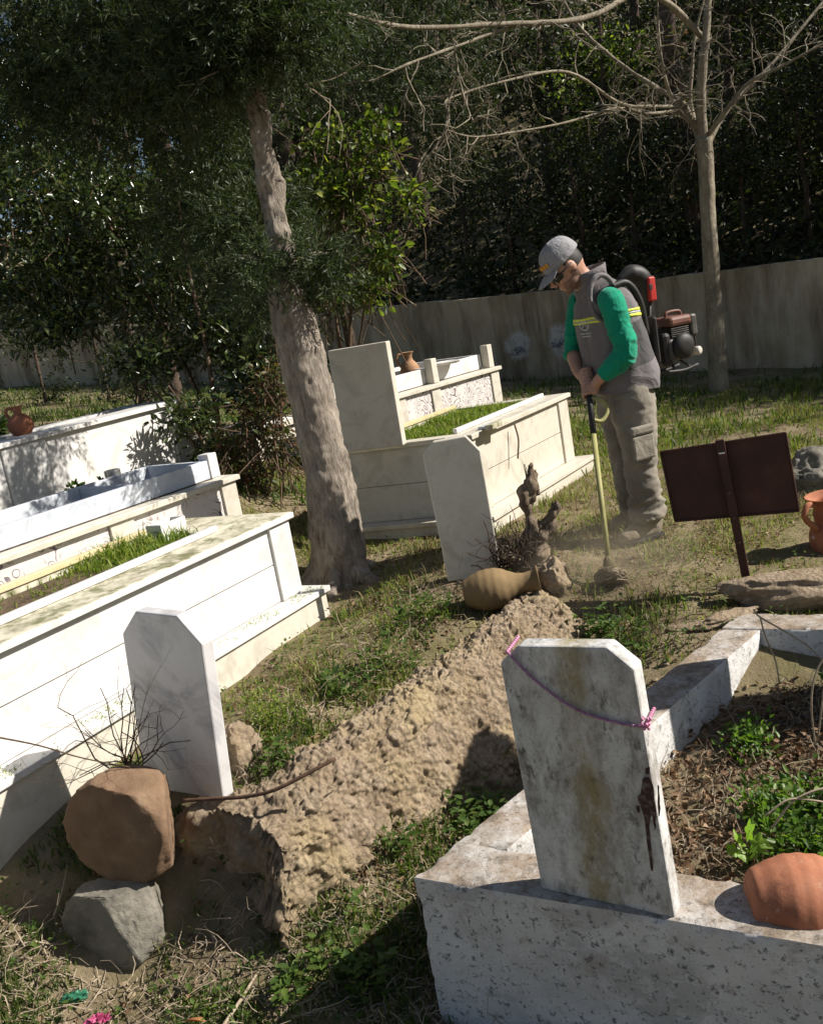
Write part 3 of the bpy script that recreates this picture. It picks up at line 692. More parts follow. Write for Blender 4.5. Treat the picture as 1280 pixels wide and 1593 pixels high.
# soil filling
bm = bmesh.new(); n1, n2 = 40, 26; gv = []
for i in range(n1+1):
    row = []
    for j in range(n2+1):
        a = .17+(NLEN-.33)*i/n1; b = .13+(NW-.26)*j/n2; p = NO+NA*a+NB*b
        row.append(bm.verts.new((p[0], p[1], NT_Z-.20+.04*fbm(p, 3, 4)+.025*fbm(p, 12, 3))))
    gv.append(row)
for i in range(n1):
    for j in range(n2): bm.faces.new((gv[i][j], gv[i][j+1], gv[i+1][j+1], gv[i+1][j]))
bmesh.ops.recalc_face_normals(bm, faces=bm.faces)
me = bpy.data.meshes.new('grave_soil'); bm.to_mesh(me); bm.free(); me.materials.append(MT['ground'])
me.polygons.foreach_set('use_smooth', np.ones(len(me.polygons), bool)); link('grave_soil', me, near)
foot(NO, NA, NB, -.01, NLEN+.01, -.01, NW+.01)

# a taller headstone of the next grave, just outside the right edge: its shadow lies across the kerb
o = MB().prism([V3(2.02, 2.93, -.4), V3(2.02, 2.93, 1.42), V3(2.0, 3.0, 1.5), V3(1.96, 3.22, 1.5), V3(1.94, 3.28, 1.42), V3(1.94, 3.28, -.4)], V3(.05, .012, 0)).build('headstone', MT['marble_grave'], None, bevel=.005)
tag(o, 'headstone of the next grave, just outside the right edge, shading the kerb', 'headstone')

# dried dark red-brown splash running down the near headstone
def splash():
    P = lambda x, y, o=.0012: on_plane(x, y, HNP[0]+HNn*o, HNn)
    for pts in ([(1000, 1212), (1008, 1208), (1016, 1222), (1018, 1250), (1021, 1262), (1019, 1292), (1014, 1268), (1010, 1285), (1013, 1320), (1016, 1352), (1012, 1350), (1006, 1305), (1001, 1268), (994, 1248), (992, 1238), (997, 1232)],
                [(1004, 1196), (1010, 1194), (1009, 1203), (1004, 1203)], [(1022, 1222), (1025, 1224), (1027, 1258), (1024, 1270)], [(990, 1255), (994, 1254), (995, 1264), (991, 1263)]):
        q = smoothpath([P(x, y) for x, y in pts+pts[:1]], 4)[:-1]
        q = [p+HNd*.0022*fbm(p, 90, 2)+V3(0, 0, .003)*fbm(p, 70, 2, 4) for p in q]; c = sum(q)/len(q)
        MB().prism(q, HNn*.0008).build('dried_splash', MT['splash'], HN)
splash()

# beads strung over the near headstone
def beads():
    root = thing('bead_string', 'mauve and pink bead string hanging across the stained headstone', 'bead string', HNP[0])
    P = lambda x, y, o=.008: on_plane(x, y, HNP[0]+HNn*o, HNn)
    path = smoothpath([P(789, 1014), P(806, 1033), P(832, 1058), P(870, 1088), P(905, 1108), P(945, 1121), P(985, 1129), P(1004, 1130)], 40)
    m = MB(); last = None; k = 0
    for p in path:
        if last is None or np.linalg.norm(p-last) > .0062:
            m.ball(p, [V3(.0042, 0, 0), V3(0, .0042, 0), V3(0, 0, .0042)], 6, 4); last = p
    tag(m.build('bead_row', MT['bead'], root, True), kind='stuff')
    # the loop round the back and the knots
    m = MB(); B_ = -HNn*.063
    for q, w in ((P(1004, 1130), P(1012, 1112)), (P(789, 1014), P(785, 1012))):
        for t in np.linspace(0, 1, 9):
            m.ball(q+B_*t+(0, 0, .012*t), [V3(.005, 0, 0), V3(0, .005, 0), V3(0, 0, .005)], 6, 4)
    c = P(1007, 1124)
    for i in range(26):
        d = unit(rng.normal(size=3)); m.ball(c+d*rng.random()*.016, [V3(.0045, 0, 0), V3(0, .0045, 0), V3(0, 0, .0045)], 6, 4)
    tag(m.build('bead_knot', MT['bead_pink'], root, True), kind='stuff')
    m = MB().tube(path, .0015, 4); m.build('thread', MT['bead'], root)
beads()

# ---------------------------------------------------------------- stones
def rock(name, label, cat, c, ax, mat, sub=5, amp=.12, sc=3, cuts=(), group=None, seed=0, fine=.02, rot=0):
    bm = bmesh.new(); bmesh.ops.create_icosphere(bm, subdivisions=sub, radius=1)
    c = np.asarray(c, float); cr, sr = math.cos(rot), math.sin(rot)
    for v in bm.verts:
        p = np.array(v.co); k = 1+amp*fbm(p, sc*.4, 3, seed)+amp*.4*fbm(p, sc, 3, seed+5)
        # boxier than a ball
        m = max(abs(p)); p = p*(1+.18*(m-.75))*k
        for n, d in cuts:
            n = unit(n); e = p@n-d
            if e > 0: p = p-n*e*.90
        p = p+unit(p)*fine*fbm(p, sc*4, 4, seed+9); q = p*np.array(ax)
        v.co = c+V3(q[0]*cr-q[1]*sr, q[0]*sr+q[1]*cr, q[2])
    me = bpy.data.meshes.new(name); bm.to_mesh(me); bm.free(); me.materials.append(mat)
    me.polygons.foreach_set('use_smooth', np.ones(len(me.polygons), bool))
    try: me.set_sharp_from_angle(angle=R(50))
    except Exception: pass
    o = link(name, me); tag(o, label, cat, group); foot(c, V3(1, 0, 0), V3(0, 1, 0), -ax[0]*.8, ax[0]*.8, -ax[1]*.8, ax[1]*.8); return o
_bc = atY(200, 1283, 2.82)
rock('boulder', 'smooth brown boulder with one flat broken face, resting on the grey stone', 'boulder', _bc, (.205, .16, .19), MT['rock_brown'], amp=.07,
     cuts=((V3(1, .14, -.10), .64), (V3(-.42, -.9, .06), .40), (V3(.1, 0, -1), .86), (V3(.25, -.1, 1), .84)), seed=2, fine=.022)
_gc = atY(182, 1432, 2.74)
rock('boulder', 'rough grey stone half buried under the brown boulder', 'boulder', _gc, (.175, .14, .155), MT['rock_grey'], amp=.16,
     cuts=((V3(0, 0, 1), .80), (V3(-.42, -.9, .05), .42), (V3(1, .1, .1), .8), (V3(.5, -.8, .3), .62)), seed=11, fine=.03)
rock('lump', 'crumbling brown earth lump behind the small marble headstone', 'rock', atY(372, 1172, 3.15), (.075, .09, .12), MT['rubble'], amp=.2, seed=4, fine=.05)
rock('rock', 'dark mossy rock at the right edge beyond the rusty sign', 'rock', atY(1256, 742, 5.4)+V3(.05, 0, -.02), (.22, .2, .17), MT['rock_grey'], amp=.25, seed=21, fine=.04)
rock('rock', 'long pale flat-topped stone beside the foot of the rusty sign', 'rock', atZ(1262, 930, .1)+V3(0, .05, .02), (.34, .12, .10), MT['rubble'], amp=.22, cuts=((V3(0, 0, 1), .75),), seed=31, fine=.04, rot=-.35)
for (x, y, z, sx, sy, sz, rt, lb) in ((1098, 978, .06, .17, .045, .030, -.25, 'pale broken slab lying beside the far corner of the whitewashed kerb'),
                                      (1128, 962, .09, .15, .05, .028, .3, 'upper broken slab stacked at the far corner of the whitewashed kerb'),):
    rock('stone_slab', lb, 'stone', atZ(x, y, z), (sx, sy, sz), MT['rubble'], amp=.3, seed=x, fine=.05, rot=rt, sub=4)
rock('rock', 'small rough rock at the far end of the crumbling stone kerb', 'rock', atY(862, 905, 4.25), (.07, .07, .085), MT['rubble'], amp=.35, seed=41, fine=.08, sub=4)
rock('rock', 'pale knobbly stone under the mouth of the clay jug', 'rock', atY(842, 944, 4.1), (.08, .06, .05), MT['rubble'], amp=.35, seed=45, fine=.08, sub=4)

# crumbling stone kerb of the old grave: a long rough ridge
def stone_kerb():
    a = V3(-.60, 2.66, 0); d = V3(math.sin(R(39)), math.cos(R(39)), 0); L = 1.90; n = V3(d[1], -d[0], 0)
    nu, nv = 420, 190; v = np.zeros((nu+1, nv+1, 3))
    # cross-section from the soil on the left over the top to the ground on the right: (offset, height)
    for i in range(nu+1):
        t = i/nu; s = t*L; c = a+d*s
        zt = np.interp(t, [0, .12, .5, 1], [.110, .13, .17, .21]); zr = np.interp(t, [0, .3, .65, 1], [-.36, -.32, -.2, .0])
        bo = np.interp(t, [0, .12, .5, 1], [.03, .10, .24, .20]); lf = np.interp(t, [0, .25, 1], [-.50, -.32, -.24])
        sec = [(lf, zt-.14), (lf+.05, zt-.035), (lf*.5, zt), (-.06, zt+.005), (0, zt-.035), (bo*.30, zt*.7+zr*.3), (bo*.75, zt*.3+zr*.7), (bo, zr-.1)]
        so = np.interp(np.linspace(0, 7, nv+1), range(8), [q[0] for q in sec]); sz = np.interp(np.linspace(0, 7, nv+1), range(8), [q[1] for q in sec])
        for j in range(nv+1):
            p = c+n*so[j]; p[2] = sz[j]; v[i, j] = p
    du = np.gradient(v, axis=0); dv = np.gradient(v, axis=1); nn = np.cross(dv, du); nn /= np.linalg.norm(nn, axis=2, keepdims=True)+1e-9
    if nn[nu//2, nv//3, 2] < 0: nn = -nn
    for _ in range(6):                                     # round the edges of the section a little
        nn[:, 1:-1] = (nn[:, :-2]+nn[:, 1:-1]*2+nn[:, 2:])/4; v[:, 1:-1] = (v[:, :-2]+v[:, 1:-1]*2+v[:, 2:])/4
    for i in range(nu+1):
        for j in range(nv+1):
            p = v[i, j]; q = p*V3(1, 1, 1.25); big = fbm(q, 2.6, 2, 1); med = fbm(q, 8, 3, 2)
            wq = q+V3(fbm(q, 12, 3, 3), fbm(q, 12, 3, 4), fbm(q, 12, 3, 5))*.035
            A1 = mnoise.voronoi(Vector(wq*13)); A2 = mnoise.voronoi(Vector(wq*36+V3(3, 1, 7)))
            h1 = math.sin(A1[1][0].x*91.7+A1[1][0].y*53.1+A1[1][0].z*37.9); h2 = math.sin(A2[1][0].x*71.7+A2[1][0].y*43.1+A2[1][0].z*57.9)
            gap = min(1, (A1[0][1]-A1[0][0])*5)
            o = .028*big+.014*med+.009*h1*gap-.008*(1-gap)+.0045*h2*min(1, (A2[0][1]-A2[0][0])*6)+.007*fbm(q, 60, 3, 9)+.010*fbm(q, 22, 3, 8)-.035*max(0, fbm(q, 9, 2, 15)-.30)
            v[i, j] = p+nn[i, j]*o-d*(.03*fbm(p, 5, 3, 7) if i < 3 else 0)
    id_ = np.arange((nu+1)*(nv+1)).reshape(nu+1, nv+1)
    f = np.stack([id_[:-1, :-1], id_[:-1, 1:], id_[1:, 1:], id_[1:, :-1]], -1).reshape(-1, 4)[:, ::-1]
    vv = v.reshape(-1, 3)
    # near end cap: a rough face down to the soil
    ring = id_[0]; cap = []; base = len(vv); ex_ = []; rows = 24; prev = ring
    cap_f = []
    for r in range(1, rows+1):
        ids = []
        for j in ring:
            p = vv[j].copy(); t = r/rows; zb = -.42
            q = V3(p[0], p[1], p[2]+(zb-p[2])*t)-d*(.05*math.sin(t*1.6)+.05*fbm(p+V3(0, 0, t), 7, 4, 3)); ex_.append(q); ids.append(base+len(ex_)-1)
        for j in range(len(ring)-1): cap_f.append((prev[j], ids[j], ids[j+1], prev[j+1]))
        prev = ids
    vv = np.vstack([vv, ex_]); f = np.vstack([f, np.array(cap_f)[:, ::-1]])
    o = link('stone_kerb', fastmesh('stone_kerb', vv, np.ascontiguousarray(f), MT['rubble'], True))
    tag(o, 'low crumbling stone and mortar kerb running along the old grave to the stump', 'stone kerb')
    foot(a, d, n, .05, L, -.20, .03)
stone_kerb()

# ---------------------------------------------------------------- leaves, blades, twigs in bulk
def rand_dirs(n): d = rng.normal(size=(n, 3)); return d/np.linalg.norm(d, axis=1, keepdims=True)
def leaves_mesh(P, D, Ln, Wd, up=.5, fold=.25, curl=.25, six=True):
    """P bases (N,3), D directions; leaf blades with a folded midrib"""
    n = len(P); D = D/np.linalg.norm(D, axis=1, keepdims=True)
    nr = rand_dirs(n)*(1-up)+np.array([0, 0, 1.0])*up; nr -= D*(nr*D).sum(1, keepdims=True); nr /= np.linalg.norm(nr, axis=1, keepdims=True)+1e-9
    S = np.cross(D, nr); Ln = np.asarray(Ln).reshape(-1, 1)*np.ones((n, 1)); Wd = np.asarray(Wd).reshape(-1, 1)*np.ones((n, 1))
    if six:
        mid = lambda t, w, sg: P+D*Ln*t+S*Wd*w*sg+nr*(Wd*w*fold-Ln*curl*t*t)
        tip = P+D*Ln-nr*Ln*curl
        v = np.stack([P, mid(.3, .5, -1), mid(.68, .36, -1), tip, mid(.68, .36, 1), mid(.3, .5, 1)], 1).reshape(-1, 3)
        b = np.arange(n)[:, None]*6
        f = np.concatenate([b+np.array([[0, 1, 2, 3]]), b+np.array([[0, 3, 4, 5]])])
    else:
        v = np.stack([P, P+D*Ln*.5-S*Wd*.5, P+D*Ln-nr*Ln*curl, P+D*Ln*.5+S*Wd*.5], 1).reshape(-1, 3)
        b = np.arange(n)[:, None]*4; f = b+np.array([[0, 1, 2, 3]])
    return v, f
def add_leaves(name, P, D, Ln, Wd, mat, parent=None, **kw):
    v, f = leaves_mesh(P, D, Ln, Wd, **kw); return link(name, fastmesh(name, v, f, mat), parent)
def clusters(C, Rr, n, shell=.0):
    """points scattered round cluster centres C with radii Rr, n each"""
    C = np.repeat(np.asarray(C, float), n, 0); r = np.repeat(np.asarray(Rr, float).reshape(-1, 1), n, 0)
    d = rand_dirs(len(C)); k = rng.random((len(C), 1))**(1/3)
    return C+d*k*r, d
def ellip_pts(c, ax, n, shell=.55):
    d = rand_dirs(n); k = (shell+(1-shell)*rng.random((n, 1)))
    return np.asarray(c)+d*k*np.asarray(ax)
def sprays(P, D, Ls, needle=.035, wd=.0055, per=16):
    """feathery conifer sprays: many small scale-leaves set along each axis"""
    n = len(P); D = D/np.linalg.norm(D, axis=1, keepdims=True)
    t = rng.random((n, per, 1)); side = rand_dirs(n*per).reshape(n, per, 3)
    B = P[:, None]+D[:, None]*t*np.asarray(Ls).reshape(-1, 1, 1)
    Dn = D[:, None]*.75+side*.65
    return B.reshape(-1, 3), Dn.reshape(-1, 3), needle*(.6+.8*rng.random(n*per)), wd*(.7+.6*rng.random(n*per))
def twigs_into(mb, p, d, L, r, depth, spread=.6, seg=5, wob=.18, n=5, kids=(2, 4), droop=0.0, shrink=.62):
    p = np.asarray(p, float); d = unit(d); pts = [p]
    for i in range(seg):
        d = unit(d+rng.normal(size=3)*wob+V3(0, 0, -droop)); pts.append(pts[-1]+d*L/seg)
    mb.tube(pts, lerpn([r, r*.55], len(pts)), n, caps=False)
    if depth > 0:
        for _ in range(rng.integers(*kids)+1):
            k = rng.integers(1, seg+1); dd = unit(unit(pts[k]-pts[k-1])+rng.normal(size=3)*spread)
            twigs_into(mb, pts[k], dd, L*shrink*(.6+.6*rng.random()), r*.5, depth-1, spread, max(3, seg-1), wob, max(3, n-1), kids, droop, shrink)

# ---------------------------------------------------------------- trees
def barked(name, pts, rad, mat, parent, n=26, per=8, amp=.012, sc=7, flare=None, seed=0):
    P = smoothpath(pts, per); rr = lerpn(rad, len(P)); m = MB().tube(P, rr, n); o = m.build(name, mat, parent, True)
    a = get_co(o.data)-0; me = o.data; no = get_no(me)
    for i in range(len(a)):
        k = fbm(a[i]*V3(1, 1, .35), sc*2.2, 4, seed)*amp+fbm(a[i], sc*.6, 3, seed+3)*amp*1.6
        a[i] += no[i]*k
    set_co(me, a); return o
def main_tree():
    Yt = 5.3; q = lambda x, y, dy=0: atY(x, y, Yt+dy)
    root = thing('cypress_tree', 'thick leaning grey-barked conifer trunk with feathery dark green sprays', 'tree', V3(q(525, 900)[0], Yt, .12))
    pts = [q(530, 930), q(527, 880), q(522, 820), q(510, 740), q(494, 660), q(474, 570), q(456, 500), q(447, 455)]
    o = barked('trunk', pts, [.215, .172, .150, .132, .128, .126, .118, .105], MT['bark'], root, 64, 26, .0075, 14)
    up = [q(447, 470), q(442, 430), q(436, 380), q(425, 310), q(412, 250), q(403, 190), q(396, 130), q(380, 60, .1), q(360, -40, .1), q(350, -200, .1)]
    barked('upper_trunk', up, [.105, .085, .074, .066, .058, .055, .048, .045, .04, .03], MT['bark'], root, 36, 16, .012, 15, seed=3)
    # limbs reaching into the crown
    limbs = [[(396, 110, .05), (340, 70, .4), (260, 40, .7), (150, 20, 1.0)],
             [(440, 425, 0), (470, 400, .2), (530, 390, .35)], [(380, 60, .1), (440, 20, .6), (540, -30, 1.2)], [(438, 400, .02), (400, 400, .2), (340, 400, .5)]]
    for L_ in limbs: barked('branch', [q(a, b, c) for a, b, c in L_], lerpn([.022, .007], len(L_)), MT['bark'], root, 10, 6, .004, 12)
    for a_r, l_r in ((-2.6, .34), (-1.7, .26), (-.7, .32), (.5, .3), (3.4, .3)):
        c0 = V3(q(525, 890)[0], Yt, .24); e = V3(math.cos(a_r), math.sin(a_r), 0)
        barked('root', [c0+e*.06+V3(0, 0, .06), c0+e*.15-V3(0, 0, .06), c0+e*(l_r)-V3(0, 0, .13), c0+e*(l_r+.12)-V3(0, 0, .2)], [.075, .06, .04, .02], MT['bark'], root, 14, 6, .008, 14, seed=a_r)
    m = MB()
    for a, b, d_, L_ in ((400, 95, (-1, -.5, -.05), .42), (390, 90, (-.5, -.3, .6), .26), (410, 110, (.9, -.4, -.1), .45), (398, 118, (-1, -.3, .25), .3)):
        twigs_into(m, q(a, b, -.05), d_, L_, .007, 2, .5, 6, .22, 5, (1, 3))
    tw = m.build('dead_twigs', MT['twig'], root); tag(tw, kind='stuff')
    # foliage masses: pixel centre, depth offset, half sizes in metres, number of sprays
    masses = [((385, 50), -.25, (.30, .2, .20), 420), ((300, 90), -.1, (.36, .3, .28), 420), ((460, 30), -.1, (.30, .2, .16), 260), ((372, -60), -.3, (.4, .3, .3), 360), ((200, 60), .2, (.5, .4, .35), 520), ((408, 420), -.16, (.12, .07, .12), 90), ((490, 415), -.1, (.16, .10, .13), 150), ((365, 350), .5, (.18, .15, .24), 150), ((40, 60), .6, (.5, .4, .4), 420),
              ((440, 405), 2.7, (.40, .22, .26), 300), ((540, 420), 2.7, (.40, .22, .20), 200), ((350, 410), 2.8, (.42, .25, .32), 260),
              ((420, 330), .55, (.20, .2, .25), 140), ((300, 330), .8, (.36, .35, .34), 300), ((330, 210), 1.0, (.42, .4, .35), 260),
              ((490, 180), 2.8, (.36, .3, .26), 90), ((570, 120), 3.0, (.62, .4, .45), 420), ((690, 190), 3.1, (.42, .3, .46), 260), ((480, 60), 1.9, (.55, .5, .38), 380),
              ((210, 120), .8, (.70, .6, .45), 700), ((90, 160), 1.0, (.55, .5, .40), 420), ((330, 40), .5, (.60, .5, .45), 640), ((150, 10), .7, (.7, .6, .45), 600),
              ((360, -150), .4, (.95, .8, .6), 620), ((600, -60), 3.0, (1.0, .6, .55), 500), ((120, -140), .8, (.9, .7, .5), 380), ((700, 60), 3.1, (.66, .5, .48), 330),
              ((400, 470), .35, (.2, .2, .1), 110)]
    B, D, L_, W_ = [], [], [], []
    for (c, dy, ax, n) in masses:
        cc = q(c[0], c[1], dy); P = ellip_pts(cc, ax, n, .25); P = P[(np.arange(n)*7//10)] if n > 40 else P; P = P+rng.normal(size=P.shape)*.035; dd = (P-cc)/np.array(ax)*.7+rand_dirs(n)*.6+np.array([0, 0, -.15])
        b, d, l, w = sprays(P, dd, .09+.11*rng.random(n), .048, .0075, 20); B.append(b); D.append(d); L_.append(l); W_.append(w)
    o = add_leaves('crown', np.concatenate(B), np.concatenate(D), np.concatenate(L_), np.concatenate(W_), MT['needles'], root, six=False, up=.2)
    tag(o, kind='stuff')
main_tree()

def leafy_shrub(name, label, cat, base, stems, masses, leaf, mat, n_per, stem_r=.02, stem_mat='stem', group=None, twig=True, upb=.45):
    root = thing(name, label, cat, base, group)
    for s in stems:
        barked('stem', s, lerpn([stem_r*(.7+.6*rng.random()), stem_r*.3], len(s)), MT[stem_mat], root, 8, 5, .003, 16)
    C = []; Rr = []
    for (c, ax, n) in masses:
        p = ellip_pts(c, ax, n, .35); C.append(p); Rr.append(.06+.07*rng.random(n))
    C = np.concatenate(C); Rr = np.concatenate(Rr); P, d = clusters(C, Rr, n_per); n = len(P)
    D = d*.8+rand_dirs(n)*.5+np.array([0, 0, .1])
    ln = leaf[0]*(.55+.8*rng.random(n)); o = add_leaves('crown', P, D, ln, ln*leaf[1]*(.8+.4*rng.random(n)), mat, root, up=upb); tag(o, kind='stuff')
    if twig:
        m = MB()
        for c in C[rng.permutation(len(C))[:min(len(C), 220)]]:
            e = c+rng.normal(size=3)*.16-np.array([0, 0, .18]); m.tube([e, (e+c)/2+rng.normal(size=3)*.02, c], [.006, .004, .002], 4, False)
        tag(m.build('twigs', MT[stem_mat], root), kind='stuff')
    return root
a_ = lambda x, y, Y: atY(x, y, Y)
# big laurel behind the left tombs
leafy_shrub('laurel_bush', 'large dark glossy-leaved laurel bush rising behind the left marble tombs', 'bush', a_(350, 770, 7.05),
    [[a_(355, 775, 7.05), a_(335, 690, 7.10), a_(300, 600, 7.25), a_(240, 480, 7.55), a_(160, 330, 7.85)], [a_(365, 775, 7.05), a_(340, 660, 7.15), a_(320, 540, 7.25), a_(290, 400, 7.45), a_(270, 250, 7.65)],
     [a_(345, 775, 7.10), a_(300, 690, 7.15), a_(250, 620, 7.35), a_(150, 520, 7.65), a_(60, 430, 7.85)], [a_(372, 775, 7.05), a_(380, 660, 7.15), a_(385, 560, 7.25), a_(375, 430, 7.45)],
     [a_(360, 770, 7.15), a_(318, 640, 7.45), a_(270, 530, 7.75), a_(200, 420, 7.95)], [a_(350, 770, 6.95), a_(322, 700, 6.95), a_(290, 640, 6.95), a_(262, 600, 7.05)]],
    [(a_(70, 300, 8.15), (.62, .5, .45), 250), (a_(200, 330, 7.95), (.55, .5, .50), 280), (a_(90, 430, 7.85), (.55, .4, .40), 240), (a_(240, 450, 7.75), (.50, .4, .40), 270),
     (a_(330, 300, 8.05), (.45, .4, .45), 150), (a_(20, 200, 8.35), (.5, .4, .45), 170), (a_(350, 520, 7.45), (.36, .3, .26), 170), (a_(230, 560, 7.45), (.40, .3, .16), 120), (a_(385, 590, 7.25), (.20, .2, .28), 90),
     (a_(90, 510, 7.75), (.42, .3, .16), 110), (a_(300, 640, 6.95), (.16, .15, .14), 36), (a_(330, 700, 7.00), (.13, .12, .12), 30), (a_(268, 660, 6.85), (.07, .08, .12), 16),
     (a_(0, 330, 8.4), (.7, .4, .6), 220), (a_(-60, 220, 8.4), (.6, .4, .7), 160), (a_(30, 130, 8.6), (.6, .4, .5), 170), (a_(-20, 450, 8.2), (.5, .4, .4), 130)],
    (.062, .42), MT['leaf_laurel'], 9)
# rose bush at its foot
leafy_shrub('rose_bush', 'straggly rose bush with reddish leaves between the laurel and the thick trunk', 'bush', a_(405, 790, 6.75),
    [[a_(400, 795, 6.75), a_(395, 720, 6.75), a_(402, 640, 6.80), a_(420, 560, 6.85)], [a_(410, 795, 6.70), a_(425, 730, 6.65), a_(432, 650, 6.70), a_(428, 590, 6.75)],
     [a_(395, 795, 6.75), a_(375, 730, 6.80), a_(360, 660, 6.85)], [a_(438, 790, 6.65), a_(441, 700, 6.65), a_(434, 590, 6.65), a_(425, 500, 6.70)]],
    [(a_(400, 660, 6.80), (.14, .14, .20), 60), (a_(425, 600, 6.80), (.12, .12, .16), 44), (a_(390, 740, 6.75), (.14, .14, .14), 46), (a_(435, 690, 6.70), (.08, .08, .18), 30), (a_(365, 700, 6.85), (.12, .12, .14), 34)],
    (.038, .55), MT['leaf_rose'], 8, .008)
# brighter broad-leaved shrub to the right of the trunk
leafy_shrub('wild_shrub', 'lime green broad-leaved shrub showing to the right of the thick trunk', 'bush', a_(540, 540, 7.65)+V3(0, 0, -.9),
    [[a_(545, 610, 7.65), a_(545, 500, 7.55), a_(560, 380, 7.45), a_(590, 250, 7.45)], [a_(540, 610, 7.65), a_(520, 480, 7.55), a_(500, 350, 7.45), a_(490, 230, 7.45)], [a_(550, 600, 7.65), a_(570, 470, 7.45), a_(600, 400, 7.25)]],
    [(a_(520, 230, 7.55), (.28, .3, .20), 60), (a_(590, 230, 7.35), (.14, .2, .30), 44), (a_(510, 300, 7.45), (.30, .3, .22), 80), (a_(560, 320, 7.35), (.22, .3, .20), 46), (a_(600, 400, 7.15), (.12, .15, .14), 34),
     (a_(500, 440, 7.55), (.20, .2, .16), 50), (a_(570, 450, 7.35), (.16, .2, .12), 34), (a_(640, 310, 7.25), (.10, .15, .20), 22)],
    (.055, .72), MT['leaf_lime'], 7, .014)

# ---- bare tree in front of the wall on the right
def bare_tree():
    Yb = 9.5; q = lambda x, y, dy=0: atY(x, y, Yb+dy)
    root = thing('bare_tree', 'slender bare tree with pale branches standing before the concrete wall', 'tree', q(1118, 598))
    barked('trunk', [q(1119, 612), q(1116, 560), q(1111, 480), q(1105, 400), q(1101, 320), q(1098, 260), q(1094, 215)], [.105, .088, .082, .078, .075, .074, .080], MT['bark_bare'], root, 24, 8, .006, 6)
    B_ = [[(1094, 225, 0), (1090, 160, -.05), (1093, 100, -.1), (1099, 40, -.1), (1103, -60, -.1)],
          [(1090, 222, 0), (1076, 190, .05), (1062, 160, .05), (1020, 135, .1), (960, 95, .2), (905, 45, .3), (870, -10, .4), (840, -60, .5)],
          [(1102, 222, 0), (1118, 190, .1), (1150, 150, .2), (1200, 100, .3), (1245, 45, .4), (1290, -10, .5)],
          [(1100, 212, 0), (1130, 170, -.2), (1165, 128, -.3), (1220, 100, -.4), (1290, 62, -.5)],
          [(1084, 200, 0), (1074, 160, .1), (1076, 110, .1), (1082, 50, .1), (1100, -20, .1)],
          [(1074, 190, 0), (1045, 150, -.1), (1030, 100, -.2), (1024, 40, -.2), (1022, -40, -.2)]]
    W_ = [(.052, .030), (.030, .010), (.030, .013), (.025, .010), (.022, .009), (.022, .007)]
    for pts, (r0, r1) in zip(B_, W_): barked('branch', [q(*p) for p in pts], lerpn([r0, r1], len(pts)), MT['bark_bare'], root, 10, 6, .003, 10)
    # long arms to the left across the top of the picture
    arms = [[(1068, 165, 0), (1000, 165, -.3), (960, 158, -.6), (885, 112, -1.0), (800, 122, -1.4), (705, 150, -1.7), (690, 165, -1.8)],
            [(1066, 170, 0), (1010, 176, -.3), (960, 168, -.5), (880, 190, -.9), (800, 205, -1.2), (735, 212, -1.5), (690, 200, -1.7)],
            [(1095, 60, 0), (1040, 5, -.2), (990, -10, -.5), (930, 20, -.9), (880, 32, -1.2), (790, 36, -1.6), (640, 42, -2.2), (530, 20, -2.7), (470, 22, -2.9), (430, 0, -3.0)],
            [(880, 32, -1.2), (800, 40, -1.5), (720, 68, -1.9), (640, 97, -2.3), (590, 120, -2.4)],
            [(700, 40, -1.9), (708, 80, -1.9), (716, 130, -1.9), (728, 170, -1.9), (737, 190, -1.9)],
            [(714, 110, -1.9), (700, 150, -1.8), (690, 205, -1.8), (668, 240, -1.8), (650, 265, -1.8), (640, 300, -1.8)]]
    rr = [(.018, .006), (.016, .005), (.032, .009), (.016, .006), (.010, .004), (.011, .005)]
    for pts, (r0, r1) in zip(arms, rr): barked('branch', [q(*p) for p in pts], lerpn([r0, r1], len(pts)), MT['bark_bare'], root, 8, 6, .003, 10)
    m = MB(); allb = B_+arms
    for pts in allb:
        P = smoothpath([q(*p) for p in pts], 6)
        for k in range(3, len(P), 2):
            if rng.random() < .8:
                d = unit(P[k]-P[k-1]); dd = unit(d*.5+rng.normal(size=3)*.75+V3(0, -.1, .1)); twigs_into(m, P[k], dd, .22+.40*rng.random(), .0065, 2, .7, 6, .32, 4, (1, 3), .02)
    tag(m.build('twigs', MT['bark_bare'], root), kind='stuff')
bare_tree()

